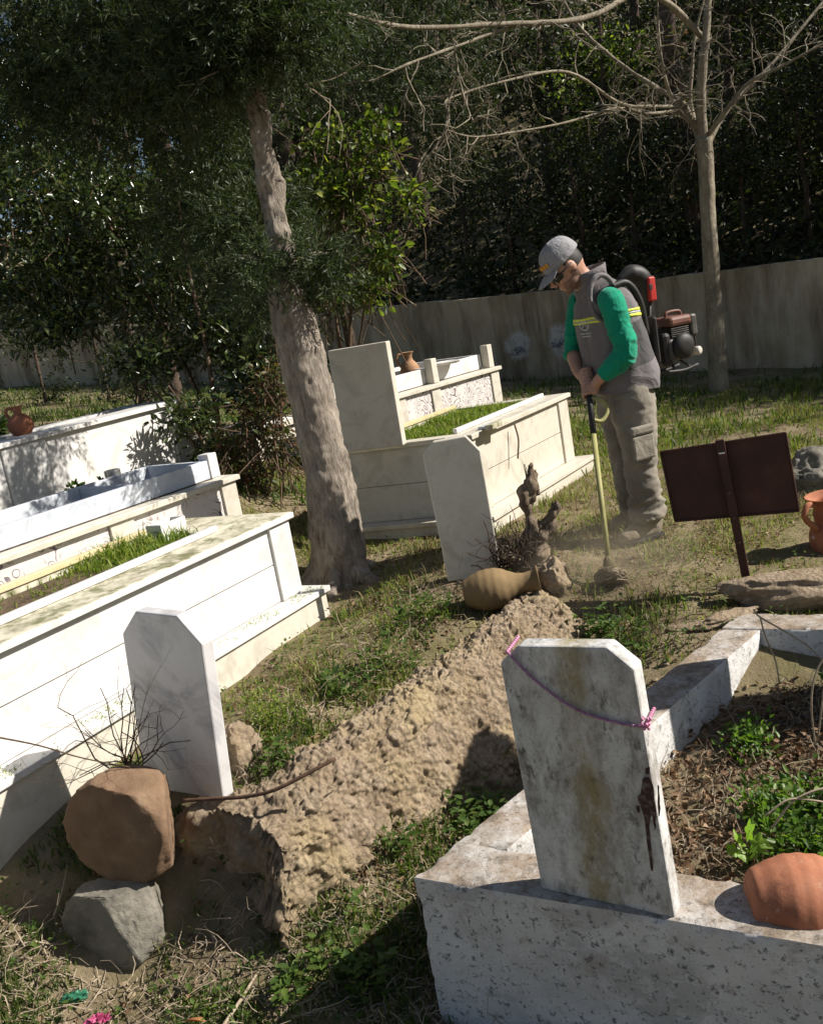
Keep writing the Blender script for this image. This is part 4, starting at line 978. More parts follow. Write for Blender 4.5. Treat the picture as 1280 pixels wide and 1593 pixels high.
# ---- trees and shrubs on the slope behind the wall
def forest_tree(label, h, rad, n_cl, leaf, mat, trunk_r, seed, base=.25, name='evergreen_tree', group=None, n_per=14, bark='bark_dark', shape=(1, 1)):
    root = thing(name, label, 'tree', (0, 0, 0), group)
    r_ = np.random.default_rng(seed); lean = V3(r_.normal()*.05*h, r_.normal()*.05*h, 0)
    P = [V3(0, 0, -.4), V3(0, 0, h*.2), lean*.5+V3(0, 0, h*.5), lean+V3(0, 0, h*.92)]
    barked('trunk', P, [trunk_r*1.2, trunk_r, trunk_r*.7, trunk_r*.2], MT[bark], root, 12, 5, .02, 3)
    C = []; m = MB()
    for i in range(max(8, n_cl//14)):
        z = h*(base+(1-base)*r_.random()); t = (z/h-base)/(1-base); rr = rad*(.35+.65*math.sin(math.pi*min(1, t*.85+.12)))*(.7+.4*r_.random())
        a = r_.random()*6.28; st = lean*(z/h)+V3(0, 0, z-rr*.35); en = lean*(z/h)+V3(math.cos(a)*rr*shape[0], math.sin(a)*rr*shape[1], z)
        m.tube(smoothpath([st, (st+en)/2+V3(0, 0, -.1), en], 3), lerpn([trunk_r*.28, .01], 7), 5, False)
        for k in range(14): f = .35+.65*r_.random(); C.append(st+(en-st)*f+r_.normal(size=3)*rad*.17)
    tag(m.build('branches', MT[bark], root), kind='stuff')
    C = np.array(C); Pp, d = clusters(C, .16*rad*(.6+.8*r_.random(len(C))), n_per); n = len(Pp); D = d*.7+rand_dirs(n)*.6
    ln = leaf[0]*(.5+.9*rng.random(n)); o = add_leaves('crown', Pp, D, ln, ln*leaf[1], mat, root, up=.35); tag(o, kind='stuff')
    return root
def copy_tree(root, loc, rz, s, label=None, group=None):
    c = root.copy(); COL.objects.link(c); c.location = loc; c.rotation_euler = (0, 0, rz); c.scale = (s, s, s)
    if label: c['label'] = label
    if group: c['group'] = group
    for ch in root.children: k = ch.copy(); COL.objects.link(k); k.parent = c
    return c
GR1 = 'dark evergreen trees on the slope behind the wall'; GR2 = 'low dark shrubs behind the wall'
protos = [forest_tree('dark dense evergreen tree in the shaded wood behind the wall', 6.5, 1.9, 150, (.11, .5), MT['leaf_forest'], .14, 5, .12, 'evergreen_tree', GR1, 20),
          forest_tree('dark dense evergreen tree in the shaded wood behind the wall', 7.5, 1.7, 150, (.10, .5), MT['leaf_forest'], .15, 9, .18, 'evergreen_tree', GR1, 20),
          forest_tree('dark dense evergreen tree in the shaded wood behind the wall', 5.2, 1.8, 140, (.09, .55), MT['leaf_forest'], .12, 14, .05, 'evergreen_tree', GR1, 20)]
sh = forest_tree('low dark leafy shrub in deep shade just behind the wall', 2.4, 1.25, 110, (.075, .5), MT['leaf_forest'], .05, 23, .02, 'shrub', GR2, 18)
def wall_point(px, off):
    """a spot 'off' metres behind the wall where it crosses pixel column px (px may lie outside the frame)"""
    pts = WB_A[:, :2]; xs_ = [proj_x(V3(p[0], p[1], .8)) for p in WB_A]
    if px > 1279:
        p = WB_A[2]+dR*(px-1280)/100.0; d = dR
    elif px < 1:
        p = WB_A[-3]+dL*(-px)/100.0; d = dL
    else:
        i = max(k for k in range(2, len(xs_)-2) if xs_[k] >= px); i = min(i, len(xs_)-4); a, b = WB_A[i], WB_A[i+1]; t = (xs_[i]-px)/(xs_[i]-xs_[i+1]); p = a+(b-a)*t; d = unit((b-a)*V3(1, 1, 0))
    nb = V3(-d[1], d[0], 0)
    if nb[1] < 0: nb = -nb
    q = p+nb*off; return V3(q[0], q[1], gz(q[0], q[1]))
spots = []
for k, (px, off, v, s) in enumerate([(60, 3.0, 0, .9), (230, 2.6, 1, .85), (360, 4.5, 2, 1.0), (520, 3.0, 2, .85), (610, 6.0, 1, 1.0), (700, 3.2, 2, .75), (820, 3.6, 0, .8), (900, 6.5, 1, 1.0),
        (990, 3.0, 2, .7), (1080, 5.5, 0, .95), (1180, 3.0, 1, .7), (1260, 5.0, 2, .9), (1330, 2.6, 0, .75), (460, 8.5, 0, 1.1), (760, 9.0, 1, 1.1), (950, 11, 0, 1.15), (1150, 9.5, 1, 1.1), (150, 8, 0, 1.1),
        (620, 14, 0, 1.3), (850, 16, 1, 1.3), (1080, 15, 0, 1.3), (1270, 12, 0, 1.2), (330, 13, 1, 1.2), (-60, 5, 0, 1.0), (-150, 9, 1, 1.1), (1450, 3, 1, .55), (1580, 2.4, 0, .6), (1700, 2.6, 2, .72), (1820, 2.8, 1, .5), (1500, 9.5, 0, .8), (1400, 10, 1, .9), (1640, 9.5, 1, .7), (40, 15, 1, 1.2), (1520, 1.8, 2, .72), (1640, 2.0, 0, .6), (1750, 1.7, 2, .74), (1860, 1.9, 0, .6), (1980, 1.8, 2, .7), (2100, 2.2, 1, .5), (1420, 1.8, 2, .72), (1570, 2.6, 0, .6), (1700, 2.4, 2, .75), (1370, 2.0, 2, .7),
        (-10, 4.0, 1, 1.0), (100, 5.5, 2, 1.2), (30, 8.5, 0, 1.2), (180, 11, 1, 1.2), (-80, 12, 0, 1.3), (250, 17, 0, 1.35), (110, 21, 1, 1.5), (420, 18, 0, 1.4), (-20, 20, 0, 1.4), (150, 3.5, 0, 1.45), (60, 5.0, 2, 1.9), (-40, 3.0, 0, 1.5), (210, 6, 2, 1.9), (0, 9, 0, 1.6), (120, 13, 0, 1.8), (290, 9, 0, 1.5), (200, 20, 0, 2.0), (60, 24, 0, 2.0), (380, 7.5, 2, 1.6), (-150, 14, 0, 2.0)]):
    p = wall_point(px, off); rz = rng.random()*6.28
    if k < 3:
        # the prototypes themselves stand on the first three spots
        o = protos[k]; o.location = p; o.rotation_euler = (0, 0, rz); o.scale = (s, s, s); spots.append((k, o))
    else: copy_tree(protos[v], p, rz, s)
for k, (px, off, s) in enumerate([(20, 1.3, .9), (140, 1.4, 1.0), (280, 1.2, .9), (440, 1.4, .9), (560, 1.2, .8), (650, 1.6, .9), (740, 1.2, .75), (840, 1.4, .8), (930, 1.2, .75), (1020, 1.5, .8), (1110, 1.2, .7), (1210, 1.4, .8), (1290, 1.3, .9), (1380, 1.2, 1.0), (1480, 1.2, 1.0), (1600, 1.3, 1.0), (770, 3.0, 1.1), (1050, 3.5, 1.1), (1240, 2.8, 1.0)]):
    p = wall_point(px, off); rz = rng.random()*6.28
    if k == 0: sh.location = p; sh.rotation_euler = (0, 0, rz); sh.scale = (s, s, s)
    else: copy_tree(sh, p, rz, s)
for k, (x_, y_, v_, s_) in enumerate([(-2.3, 10.3, 2, .62), (-1.3, 11.6, 0, .6), (-3.2, 12.4, 1, .6), (-.4, 12.6, 2, .6)]):  # evergreens added out of sight behind the laurel, to shade the left bank
    copy_tree(protos[v_], V3(x_, y_, gz(x_, y_)), k*1.7, s_, 'dark evergreen added inside the wall to shade the left bank, hidden behind the laurel and the thick trunk', 'evergreens added behind the laurel to shade the left bank')
for k, (x_, y_, s_) in enumerate([(-7.2, 17.2, .8), (-5.6, 15.6, .7), (-4.4, 15.0, .6), (-6.4, 14.2, .5), (-3.2, 14.4, .6)]):
    copy_tree(sh, V3(x_, y_, gz(x_, y_)), k*1.3, s_, 'low dark shrub growing along the foot of the wall at the far left', 'shrubs at the foot of the wall, far left')
# a few that can be told apart
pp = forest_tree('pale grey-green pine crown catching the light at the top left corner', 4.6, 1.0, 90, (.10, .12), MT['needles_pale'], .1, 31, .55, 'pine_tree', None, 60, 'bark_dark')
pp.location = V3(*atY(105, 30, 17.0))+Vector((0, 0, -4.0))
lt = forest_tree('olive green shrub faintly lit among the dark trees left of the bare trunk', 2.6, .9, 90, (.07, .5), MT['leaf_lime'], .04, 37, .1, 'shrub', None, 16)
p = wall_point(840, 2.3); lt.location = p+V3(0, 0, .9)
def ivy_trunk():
    q = lambda x, y, Y=12.6: atY(x, y, Y)
    root = thing('leaning_tree', 'dark leaning tree trunk with reddish ivy directly behind the bare tree', 'tree', q(1093, 400))
    barked('trunk', [q(1096, 440), q(1086, 340), q(1068, 240), q(1052, 150), q(1042, 60), q(1034, -60)], [.16, .14, .13, .12, .10, .08], MT['bark_dark'], root, 14, 6, .03, 5)
    C = np.array([q(1096+(1040-1096)*t, 430-370*t)+rng.normal(size=3)*.12 for t in rng.random(70)])
    P, d = clusters(C, np.full(len(C), .12), 9); n = len(P)
    tag(add_leaves('ivy', P, d+rand_dirs(n)*.5, .07, .05, MT['leaf_rose'], root), kind='stuff')
ivy_trunk()
# undergrowth that covers the slope
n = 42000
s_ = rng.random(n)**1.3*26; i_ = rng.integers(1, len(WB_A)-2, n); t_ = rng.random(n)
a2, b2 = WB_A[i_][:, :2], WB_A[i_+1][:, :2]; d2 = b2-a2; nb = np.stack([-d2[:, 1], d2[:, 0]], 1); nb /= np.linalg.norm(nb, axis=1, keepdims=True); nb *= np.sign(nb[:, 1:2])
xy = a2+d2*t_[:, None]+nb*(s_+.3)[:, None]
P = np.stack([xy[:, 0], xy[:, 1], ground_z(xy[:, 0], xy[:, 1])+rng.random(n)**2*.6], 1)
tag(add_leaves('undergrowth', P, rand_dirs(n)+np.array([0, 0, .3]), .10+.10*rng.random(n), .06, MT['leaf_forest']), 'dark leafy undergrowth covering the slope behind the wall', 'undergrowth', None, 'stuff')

# ---------------------------------------------------------------- jugs and small things on the graves
def jug(name, label, base, axis, h, r, mat, neck=.42, handle=1, hand_dir=(1, 0, 0), cat='jug', spout=True, lay=False):
    ax = unit(axis); root = thing(name, label, cat, base)
    pr = [(.02, 0), (r*.55, 0), (r*.72, h*.06), (r*.95, h*.22), (r, h*.36), (r*.93, h*.5), (r*.68, h*.64), (r*neck, h*.74), (r*neck*.92, h*.84), (r*neck*1.05, h*.93), (r*neck*1.35, h), (r*neck*1.2, h), (r*neck*.8, h*.93), (r*neck*.7, h*.8), (.01, h*.7)]
    pp = [(max(.004, q[0]), q[1]) for q in smoothpath([V3(a_, b_, 0) for a_, b_ in pr], 5)]
    pp = [(q[0]*(1+.012*math.sin(q[1]/h*60)), q[1]) for q in pp]
    MB().lathe(base, ax, pp, 56).build('jug_body', mat, root, True)
    hd = np.asarray(hand_dir, float); hd = unit(hd-ax*(hd@ax))
    if handle:
        for sg in range(handle):
            hh = hd*(1 if sg == 0 else -1)
            P = smoothpath([base+ax*h*.93+hh*r*neck, base+ax*h*.96+hh*r*(neck+.5), base+ax*h*.80+hh*r*(neck+.72), base+ax*h*.56+hh*r*.84], 6)
            MB().tube(P, r*.13, 10).build('handle', mat, root, True)
    return root
up = V3(0, 0, 1)
_p3 = on_plane(36, 676, T3C, unit(np.cross(T3F[1], T3F[2])))
jug('terracotta_jug', 'small terracotta jug with a handle on top of the back left tomb', _p3, up+V3(.0, 0, 0), .19, .085, MT['terracotta'], hand_dir=(-1, .3, 0), neck=.34)
_pb = on_plane(640, 588, TBC+V3(0, 0, .05), up)
jug('terracotta_jug', 'brown two-tone jug standing on the carved tomb behind the tall square slab', _pb+V3(0, 0, -.04), up, .26, .085, MT['terracotta_old'], hand_dir=(-1, -.2, 0), neck=.45)
_pj = atZ(724, 938, .19)
jug('clay_jug', 'ochre clay jug lying on its side between the footstone and the stone kerb', _pj+V3(.0, -.03, .052), V3(1, -.12, .06), .36, .100, MT['clay_ochre'], handle=0, neck=.52)
_pn = atY(1206, 1402, 1.93)
jug('terracotta_jug', 'big terracotta jug lying in the whitewashed grave at the lower right', _pn+V3(-.055, .02, 0), V3(1, -.16, -.12), .36, .108, MT['terracotta'], hand_dir=(0, .3, 1), neck=.45)
_pr = atY(1302, 866, 4.4)
jug('terracotta_jug', 'upright terracotta jug cut by the right edge beside the rusty sign', _pr+V3(0, 0, -.02), up+V3(-.06, 0, 0), .34, .115, MT['terracotta'], hand_dir=(-1, -.4, 0), neck=.72)
# things standing on the tombs
def onT(fr, px, py, z): return on_plane(px, py, fr[0]+fr[3]*z, unit(np.cross(fr[1], fr[2])))
c = onT(T2F, 180, 757, .0)
can = thing('metal_pot', 'small dull metal flower pot standing in the blue grey inner walls', 'pot', c)
MB().lathe(c, up, [(.01, 0), (.052, 0), (.052, .11), (.05, .112), (.044, .11), (.044, .03), (.01, .03)], 24).build('pot_shell', MT['steel'], can, False)
c = onT(T1F, 262, 832, .0)
fb = thing('flower_box', 'small marble flower box standing in the grass of the large white tomb', 'flower box', c)
ex, ey, ez = T1F[1:]
for d in ((-.09, .09, -.05, -.038), (-.09, .09, .038, .05), (-.09, -.078, -.037, .037), (.078, .09, -.037, .037)):
    MB().box(c, ex, ey, ez, *d, -.02, .075).build('box_wall', MT['marble'], fb, bevel=.002)
c = onT(TBF, 697, 572, .09)
dd = thing('marble_dish', 'flat white marble dish lying on the inner wall of the carved tomb', 'dish', c)
MB().lathe(c+V3(0, 0, .035), up, [(.01, 0), (.10, 0), (.115, .018), (.105, .022), (.09, .012), (.01, .012)], 24).build('dish_body', MT['marble'], dd)
c = onT(TMF, 764, 668, .0)
fr_ = thing('marble_fragment', 'broken marble edging piece resting on the near rim of the stepped tomb', 'fragment', c)
ex, ey, ez = TMF[1:]
MB().box(c, ex, ey, ez, -.02, .22, -.02, .03, .002, .032).build('fragment_piece', MT['marble_dirty'], fr_, bevel=.003)
MB().box(c, ex, ey, ez, .03, .22, .034, .10, .002, .02).build('fragment_piece', MT['marble_blue'], fr_, bevel=.003)
MB().tube(smoothpath([PF(TMF, -1.0, -.03, -.05), PF(TMF, -1.02, -.05, -.15), PF(TMF, -1.06, -.045, -.27)], 5), .006, 6).build('bent_wire', MT['iron'], fr_)
fp = onT(T3F, 8, 676, 0.0)+V3(-.08, 0, 0)
yl = thing('flower_pot', 'clump of green leaves with a yellow flower beside the jug at the left edge', 'plant', fp)
P, d = clusters([fp+V3(0, 0, .07)], [.09], 90); tag(add_leaves('foliage', P, d+np.array([0, 0, .6]), .07, .03, MT['weed'], yl), kind='stuff')
for k in range(3):
    c = fp+V3(.03*k-.02, -.03, .15+.02*k); P = np.repeat([c], 12, 0); D = np.stack([np.cos(np.arange(12)*.52), np.sin(np.arange(12)*.52), np.full(12, .3)], 1)
    add_leaves('yellow_flower', P, D, .03, .014, MT['yellow'], yl)

# ---------------------------------------------------------------- rusty sign seen from behind
def sign():
    b = atZ(1164, 912, .09); root = thing('rusty_sign', 'rust red metal sign board on a leaning post, seen from behind', 'sign', b)
    d = V3(math.sin(R(112)), math.cos(R(112)), 0); n = V3(-d[1], d[0], 0)
    if n@(CAM-b) < 0: n = -n
    P = lambda x, y, o=0: on_plane(x, y, b+n*o, n)
    MB().prism([P(1050, 811), P(1027, 703), P(1222, 673), P(1243, 795)], -n*.006).build('board', MT['rust'], root, bevel=.0015)
    # folded rim of the board
    for a, c in (((1050, 811), (1027, 703)), ((1027, 703), (1222, 673)), ((1222, 673), (1243, 795)), ((1243, 795), (1050, 811))):
        MB().tube([P(*a, .003), P(*c, .003)], .005, 6).build('rim', MT['rust'], root)
    m = MB(); lo, hi = P(1168, 938, .018), P(1119, 684, .018); ax = unit(hi-lo)
    m.box(lo, ax, d, n, 0, float(np.linalg.norm(hi-lo)), -.019, .019, -.012, .012).build('post', MT['rust'], root, bevel=.002)
    for y in (.30, .42, .54):
        c = lo+ax*y+n*.013; MB().lathe(c, n, [(.001, 0), (.008, 0), (.008, .005), (.001, .006)], 8).build('bolt', MT['iron'], root)
    c = lo+ax*(np.linalg.norm(hi-lo)-.06)+n*.013
    MB().box(c, ax, d, n, -.003, .003, -.014, .012, 0, .002).build('paint_scratch', MT['white_paint'], root)
sign()

# ---------------------------------------------------------------- dead stump, iron rod, sticks
def stump():
    q = lambda x, y, Y=4.62: atY(x, y, Y); root = thing('dead_stump', 'splintered dead stump with roots at the end of the stone kerb', 'stump', q(835, 890))
    barked('trunk', [q(838, 915), q(836, 880), q(828, 840), q(822, 800), q(820, 760), q(826, 722)], [.10, .085, .046, .030, .032, .014], MT['deadwood'], root, 20, 10, .024, 14, seed=1)
    barked('snag', [q(832, 880), q(838, 845), q(852, 815), q(868, 788)], [.065, .06, .045, .014], MT['deadwood'], root, 16, 10, .024, 14, seed=2)
    barked('root', [q(838, 900), q(862, 885, 4.5), q(872, 905, 4.4), q(878, 940, 4.35)], [.05, .045, .04, .02], MT['deadwood'], root, 12, 8, .018, 14, seed=4)
    barked('root', [q(830, 895), q(800, 870, 4.55), q(778, 868, 4.5)], [.045, .025, .01], MT['deadwood'], root, 10, 8, .014, 14, seed=6)
    barked('root', [q(836, 905), q(850, 925, 4.5), q(838, 950, 4.4)], [.05, .04, .02], MT['deadwood'], root, 10, 8, .018, 14, seed=8)
    for k in range(5):
        x = 815+k*4; barked('splinter', [q(x+6, 770), q(x+4, 740+k*3), q(x+random.uniform(-6, 10), 716+k*5)], [.010, .007, .001], MT['deadwood'], root, 6, 5, .004, 20, seed=k)
    m = MB()
    for _ in range(60):
        twigs_into(m, q(rng.uniform(768, 835), rng.uniform(862, 892), 4.5+rng.random()*.15), (rng.normal()*.8, -.3, .9+rng.random()*.6), .10+.14*rng.random(), .0045, 1, .9, 4, .35, 4, (1, 3))
    tag(m.build('dark_twigs', MT['bark_dark'], root), kind='stuff')
stump()
o = MB().tube(smoothpath([atZ(284, 1246, .17), atZ(330, 1243, .175), atZ(380, 1240, .18), atZ(425, 1230, .20), atZ(470, 1208, .23), atZ(522, 1180, .26)], 6), .0065, 8).build('iron_rod', MT['iron'], None, True)
tag(o, 'thin rusty iron rod lying bent across the near end of the stone kerb', 'rod')
def stick(label, pts, r, mat='twig', name='stick'):
    o = MB().tube(smoothpath(pts, 6), lerpn([r, r*.6], (len(pts)-1)*6+1), 6).build(name, MT[mat], None, True); tag(o, label, 'stick'); return o
stick('long pale stick lying on the ground at the bottom of the picture', [atZ(345, 1600, -.31), atZ(375, 1555, -.30), atZ(400, 1515, -.30), atZ(418, 1490, -.31)], .006)
stick('thin bleached stick in the bottom left corner beside the green plastic scrap', [atZ(70, 1512, -.28), atZ(80, 1530, -.30), atZ(72, 1552, -.31)], .006)

# ---------------------------------------------------------------- the worker
MF = unit(V3(-.93, -.37, 0)); ML = np.cross(V3(0, 0, 1), MF)         # facing, and his left (towards us)
MPB = atZ(992, 832, .15)
def pl(px, py, l=0.0): return on_plane(px, py, MPB+ML*l, ML)
def person():
    root = thing('person', 'worker in grey cap, grey vest and green sleeves, bowed over the trimmer he holds', 'person', V3(MPB[0], MPB[1], .15))
    Zv = V3(0, 0, 1)
    # ---- continuous body (head, neck, arms, hands show; the rest lies under the clothes)
    b = MB()
    hc = pl(879, 414, 0); hy = unit(V3(-.985, -.17, 0)); pt = R(38); hf = hy*math.cos(pt)-Zv*math.sin(pt); hu = hy*math.sin(pt)+Zv*math.cos(pt); hl = np.cross(hu, hf)
    H = lambda f, l, u: hc+hf*f+hl*l+hu*u
    E = lambda c, f, l, u, n=20, m=14: b.ball(c, [hf*f, hl*l, hu*u], n, m)
    E(H(-.005, 0, .012), .100, .078, .112); E(H(.028, 0, -.058), .068, .058, .062); E(H(.072, 0, -.098), .026, .030, .022)
    b.tube([H(.092, 0, .022), H(.110, 0, -.008), H(.122, 0, -.028)], [.010, .013, .017], 10); E(H(.108, .012, -.032), .011, .009, .009); E(H(.108, -.012, -.032), .011, .009, .009)
    E(H(.085, 0, .036), .018, .058, .012); E(H(.092, 0, -.058), .012, .026, .0065); E(H(.089, 0, -.070), .012, .023, .007)
    for s in (1, -1):
        E(H(-.004, s*.079, -.008), .020, .009, .033); E(H(.004, s*.083, .006), .014, .006, .018); E(H(.070, s*.040, -.028), .024, .022, .022); E(H(.088, s*.032, .010), .012, .016, .011)
    b.tube([hc+hf*-.03-hu*.02, (hc+pl(916, 440))/2+Zv*.0, pl(922, 452)], [.062, .060, .068], 14)
    b.tube([pl(920, 448), pl(935, 485), pl(952, 535), pl(970, 585)], 1, 18, True, [(.09, .07), (.13, .09), (.13, .10), (.14, .11)], up=MF)
    sl, el, wl = pl(952, 470, .205), pl(974, 548, .245), pl(930, 592, .10); sr, er, wr = pl(900, 472, -.20), pl(890, 545, -.24), pl(899, 578, -.09)
    b.tube([sl, (sl+el)/2, el, (el*2+wl)/3, wl], [.042, .042, .040, .040, .030], 12); b.tube([sr, (sr+er)/2, er, (er*2+wr)/3, wr], [.042, .042, .040, .040, .030], 12)
    hip = {}
    legs = {'near': [(980, 600, .10), (996, 700, .11), (1004, 800, .11)], 'far': [(956, 610, -.10), (974, 706, -.10), (988, 798, -.10)]}
    for k, g in legs.items(): b.tube([pl(*g[0]), pl(*g[1]), pl(*g[2])], [.085, .058, .04], 12)
    # hands closed round the shaft
    s0, s1 = pl(913, 588, 0), atZ(948, 886, .20); sd = unit(s1-s0)
    def hand(grip, wrist, side, off):
        e1 = ML*side; e1 = unit(e1-sd*(e1@sd)); e2 = unit(np.cross(sd, e1)); e2 = e2 if e2@MF > 0 else -e2
        g = grip
        pc = g+e1*.034+e2*-.008
        b.ball(pc, [e1*.017, e2*.036, sd*.046], 14, 9); b.tube([wrist, (wrist+pc)/2, pc+e2*-.012], [.029, .028, .024], 10)
        for i in range(4):
            o = sd*((i-1.5)*.0215); rr = .0295; ln = (205, 225, 218, 180)[i]
            A = [R(20+ln*t) for t in (0, .2, .4, .6, .8, 1)]
            b.tube([g+o+e1*math.cos(a)*rr*1.05+e2*math.sin(a)*rr for a in A], [.0105, .0105, .0098, .0095, .0088, .007], 8)
        b.tube([pc+sd*-.030-e2*.012, g+sd*-.046+e1*.024-e2*.020, g+sd*-.050-e1*.004-e2*.027, g+sd*-.046-e1*.020-e2*.014], [.013, .0115, .0105, .008], 8)
    hand(s0+sd*.075, wl, 1, 0); hand(s0+sd*-.01, wr, -1, 0)
    body = b.build('body', MT['skin'], root)
    m = body.modifiers.new('r', 'REMESH'); m.mode = 'VOXEL'; m.voxel_size = .0045
    m = body.modifiers.new('s', 'SMOOTH'); m.iterations = 3; m.factor = .5
    bake(body); smooth_all(body)
    me = body.data
    if not me.materials: me.materials.append(MT['skin'])
    me.materials.append(MT['stubble'])
    co = get_co(me); off = np.array(body.location)*0
    rel = co-hc; uu = rel@hu; ff = rel@hf; ll = abs(rel@hl); mk = (uu < -.045+.03*(ff < .03)) & (uu > -.135) & (ff > -.02) & (ll < .085) & ~((ff > .088) & (uu > -.085) & (uu < -.05))
    for p in me.polygons:
        if mk[list(p.vertices)].all(): p.material_index = 1
    # ---- hair
    hb = MB(); hb.ball(H(-.009, 0, .012), [hf*.0985, hl*.0798, hu*.1125], 24, 16); hair = hb.build('hair', MT['hair'], root, True)
    bmh = bmesh.new(); bmh.from_mesh(hair.data)
    for s_, n_, d_ in ((1, hf*1.0+hu*-.55, .028),):
        bmesh.ops.bisect_plane(bmh, geom=bmh.verts[:]+bmh.edges[:]+bmh.faces[:], plane_co=Vector(H(.018, 0, 0)), plane_no=Vector(unit(hf-hu*.3)), clear_outer=True)
    bmesh.ops.bisect_plane(bmh, geom=bmh.verts[:]+bmh.edges[:]+bmh.faces[:], plane_co=Vector(H(0, 0, -.030)), plane_no=Vector(unit(-hu)), clear_outer=True)
    bmh.to_mesh(hair.data); bmh.free()
    # ---- cap
    cap = MB(); vs_ = []; fs_ = []; nA, nT = 36, 12; cc = H(-.010, 0, .040); cu = unit(hu+hf*.02)
    for i in range(nT+1):
        t = i/nT*(math.pi/2); lowf = .016
        for j in range(nA):
            a = 2*math.pi*j/nA; rr = math.cos(t); ht = math.sin(t)
            seam = 1+.012*math.cos(a*6)*rr; drop = lowf*(1-ht)
            vs_.append(cc+(hf*math.cos(a)*.113+hl*math.sin(a)*.091)*rr**.62*seam+hu*(ht*.098+.012-drop))
    for i in range(nT):
        for j in range(nA): fs_.append((i*nA+j, i*nA+(j+1) % nA, (i+1)*nA+(j+1) % nA, (i+1)*nA+j))
    cap.add(vs_, fs_); co_ = cap.build('cap', MT['cap'], root, True)
    so_ = co_.modifiers.new('so', 'SOLIDIFY'); so_.thickness = .003
    br = MB(); vs_ = []; fs_ = []; n1, n2 = 18, 6
    for i in range(n1+1):
        a = R(-58+116*i/n1); ed = cc+(hf*math.cos(a)*.112+hl*math.sin(a)*.090)+hu*.002
        for j in range(n2+1):
            t = j/n2; ext = .082*math.cos(a)**.6 if math.cos(a) > 0 else 0
            vs_.append(ed+hf*ext*t-hu*(.016*t*t*(.3+.7*math.cos(a))+.004*t+.012*math.sin(a)**2*t))
    for i in range(n1):
        for j in range(n2): fs_.append((i*(n2+1)+j, i*(n2+1)+j+1, (i+1)*(n2+1)+j+1, (i+1)*(n2+1)+j))
    br.add(vs_, fs_); bo = br.build('cap_brim', MT['cap'], co_, True); so_ = bo.modifiers.new('so', 'SOLIDIFY'); so_.thickness = .004
    MB().lathe(cc+hu*.109, hu, [(.001, 0), (.007, 0), (.006, .004), (.001, .005)], 10).build('cap_button', MT['cap'], co_)
    # small worn orange lettering on the front panel
    for k in range(5):
        a = R(34-11*k); p = cc+(hf*math.cos(a)*.113+hl*math.sin(a)*.091)*.985+hu*.046; tn = unit(-hf*math.sin(a)*.113+hl*math.cos(a)*.091); nn = unit(np.cross(tn, hu)); nn = nn if nn@(p-cc) > 0 else -nn
        uu_ = unit(hu-hf*.22); MB().box(p, tn, uu_, nn, -.0065, .0065, -.010, .010, -.004, .0025).build('cap_letter', MT['orange_print'], co_)
    # ---- sunglasses
    sg = MB()
    for s in (1, -1): (sg.ball(H(.098, s*.034, -.002), [unit(hf*.94+hl*s*.34)*.010, unit(hl*.94-hf*s*.34)*.031, hu*.022], 14, 8), sg.ball(H(.080, s*.058, 0), [unit(hf*.6+hl*s*.8)*.008, unit(hl*.6-hf*s*.8)*.026, hu*.019], 14, 8))
    so = sg.build('lens', MT['lens'], root, True)
    g = MB(); g.tube([H(.106, .012, .006), H(.110, 0, .008), H(.106, -.012, .006)], .003, 6)
    for s in (1, -1): g.tube([H(.086, s*.064, .010), H(.05, s*.082, .010), H(-.01, s*.089, .010)], .0036, 6)
    g.build('spectacle_frame', MT['black'], so, True)
    # ---- trousers
    t = MB()
    t.tube([pl(962, 560), pl(968, 590), pl(974, 622)], 1, 24, True, [(.15, .13), (.168, .145), (.14, .125)], up=MF)
    for k, g, rr in (('near', [(981, 596, .092), (985, 640, .10), (993, 690, .108), (997, 730, .108), (1004, 772, .11), (1007, 806, .11)], [.118, .118, .098, .088, .086, .088]),
                     ('far', [(956, 604, -.09), (962, 645, -.095), (971, 692, -.10), (976, 732, -.10), (984, 770, -.10), (989, 802, -.10)], [.112, .112, .094, .086, .084, .086])):
        t.tube(smoothpath([pl(*q) for q in g], 4), lerpn(rr, len(g)*4-3), 20)
    tr = t.build('trousers', MT['trousers'], root); m = tr.modifiers.new('r', 'REMESH'); m.mode = 'VOXEL'; m.voxel_size = .008
    m = tr.modifiers.new('s', 'SMOOTH'); m.iterations = 5; m.factor = .5
    bake(tr); smooth_all(tr); a = get_co(tr.data); no = get_no(tr.data)
    for i in range(len(a)):
        p = a[i]; low = max(0, min(1, (.62-p[2])/.25)); k = fbm(p*V3(1, 1, 1.6), 5.5, 3)*.014+(1-abs(fbm(p*V3(.8, .8, 2.6), 7, 2, 4))*2.2)*.011*(.35+.65*low)
        a[i] += no[i]*k
    set_co(tr.data, a)
    if not tr.data.materials: tr.data.materials.append(MT['trousers'])
    pk = MB(); c0 = pl(999, 672, .215); pk.box(c0, MF, Zv, ML, -.075, .075, -.012, .035, -.015, .012); pk.box(c0, MF, Zv, ML, -.07, .07, -.15, -.014, -.02, .006)
    pk.build('cargo_pocket', MT['trousers'], root, bevel=.012)
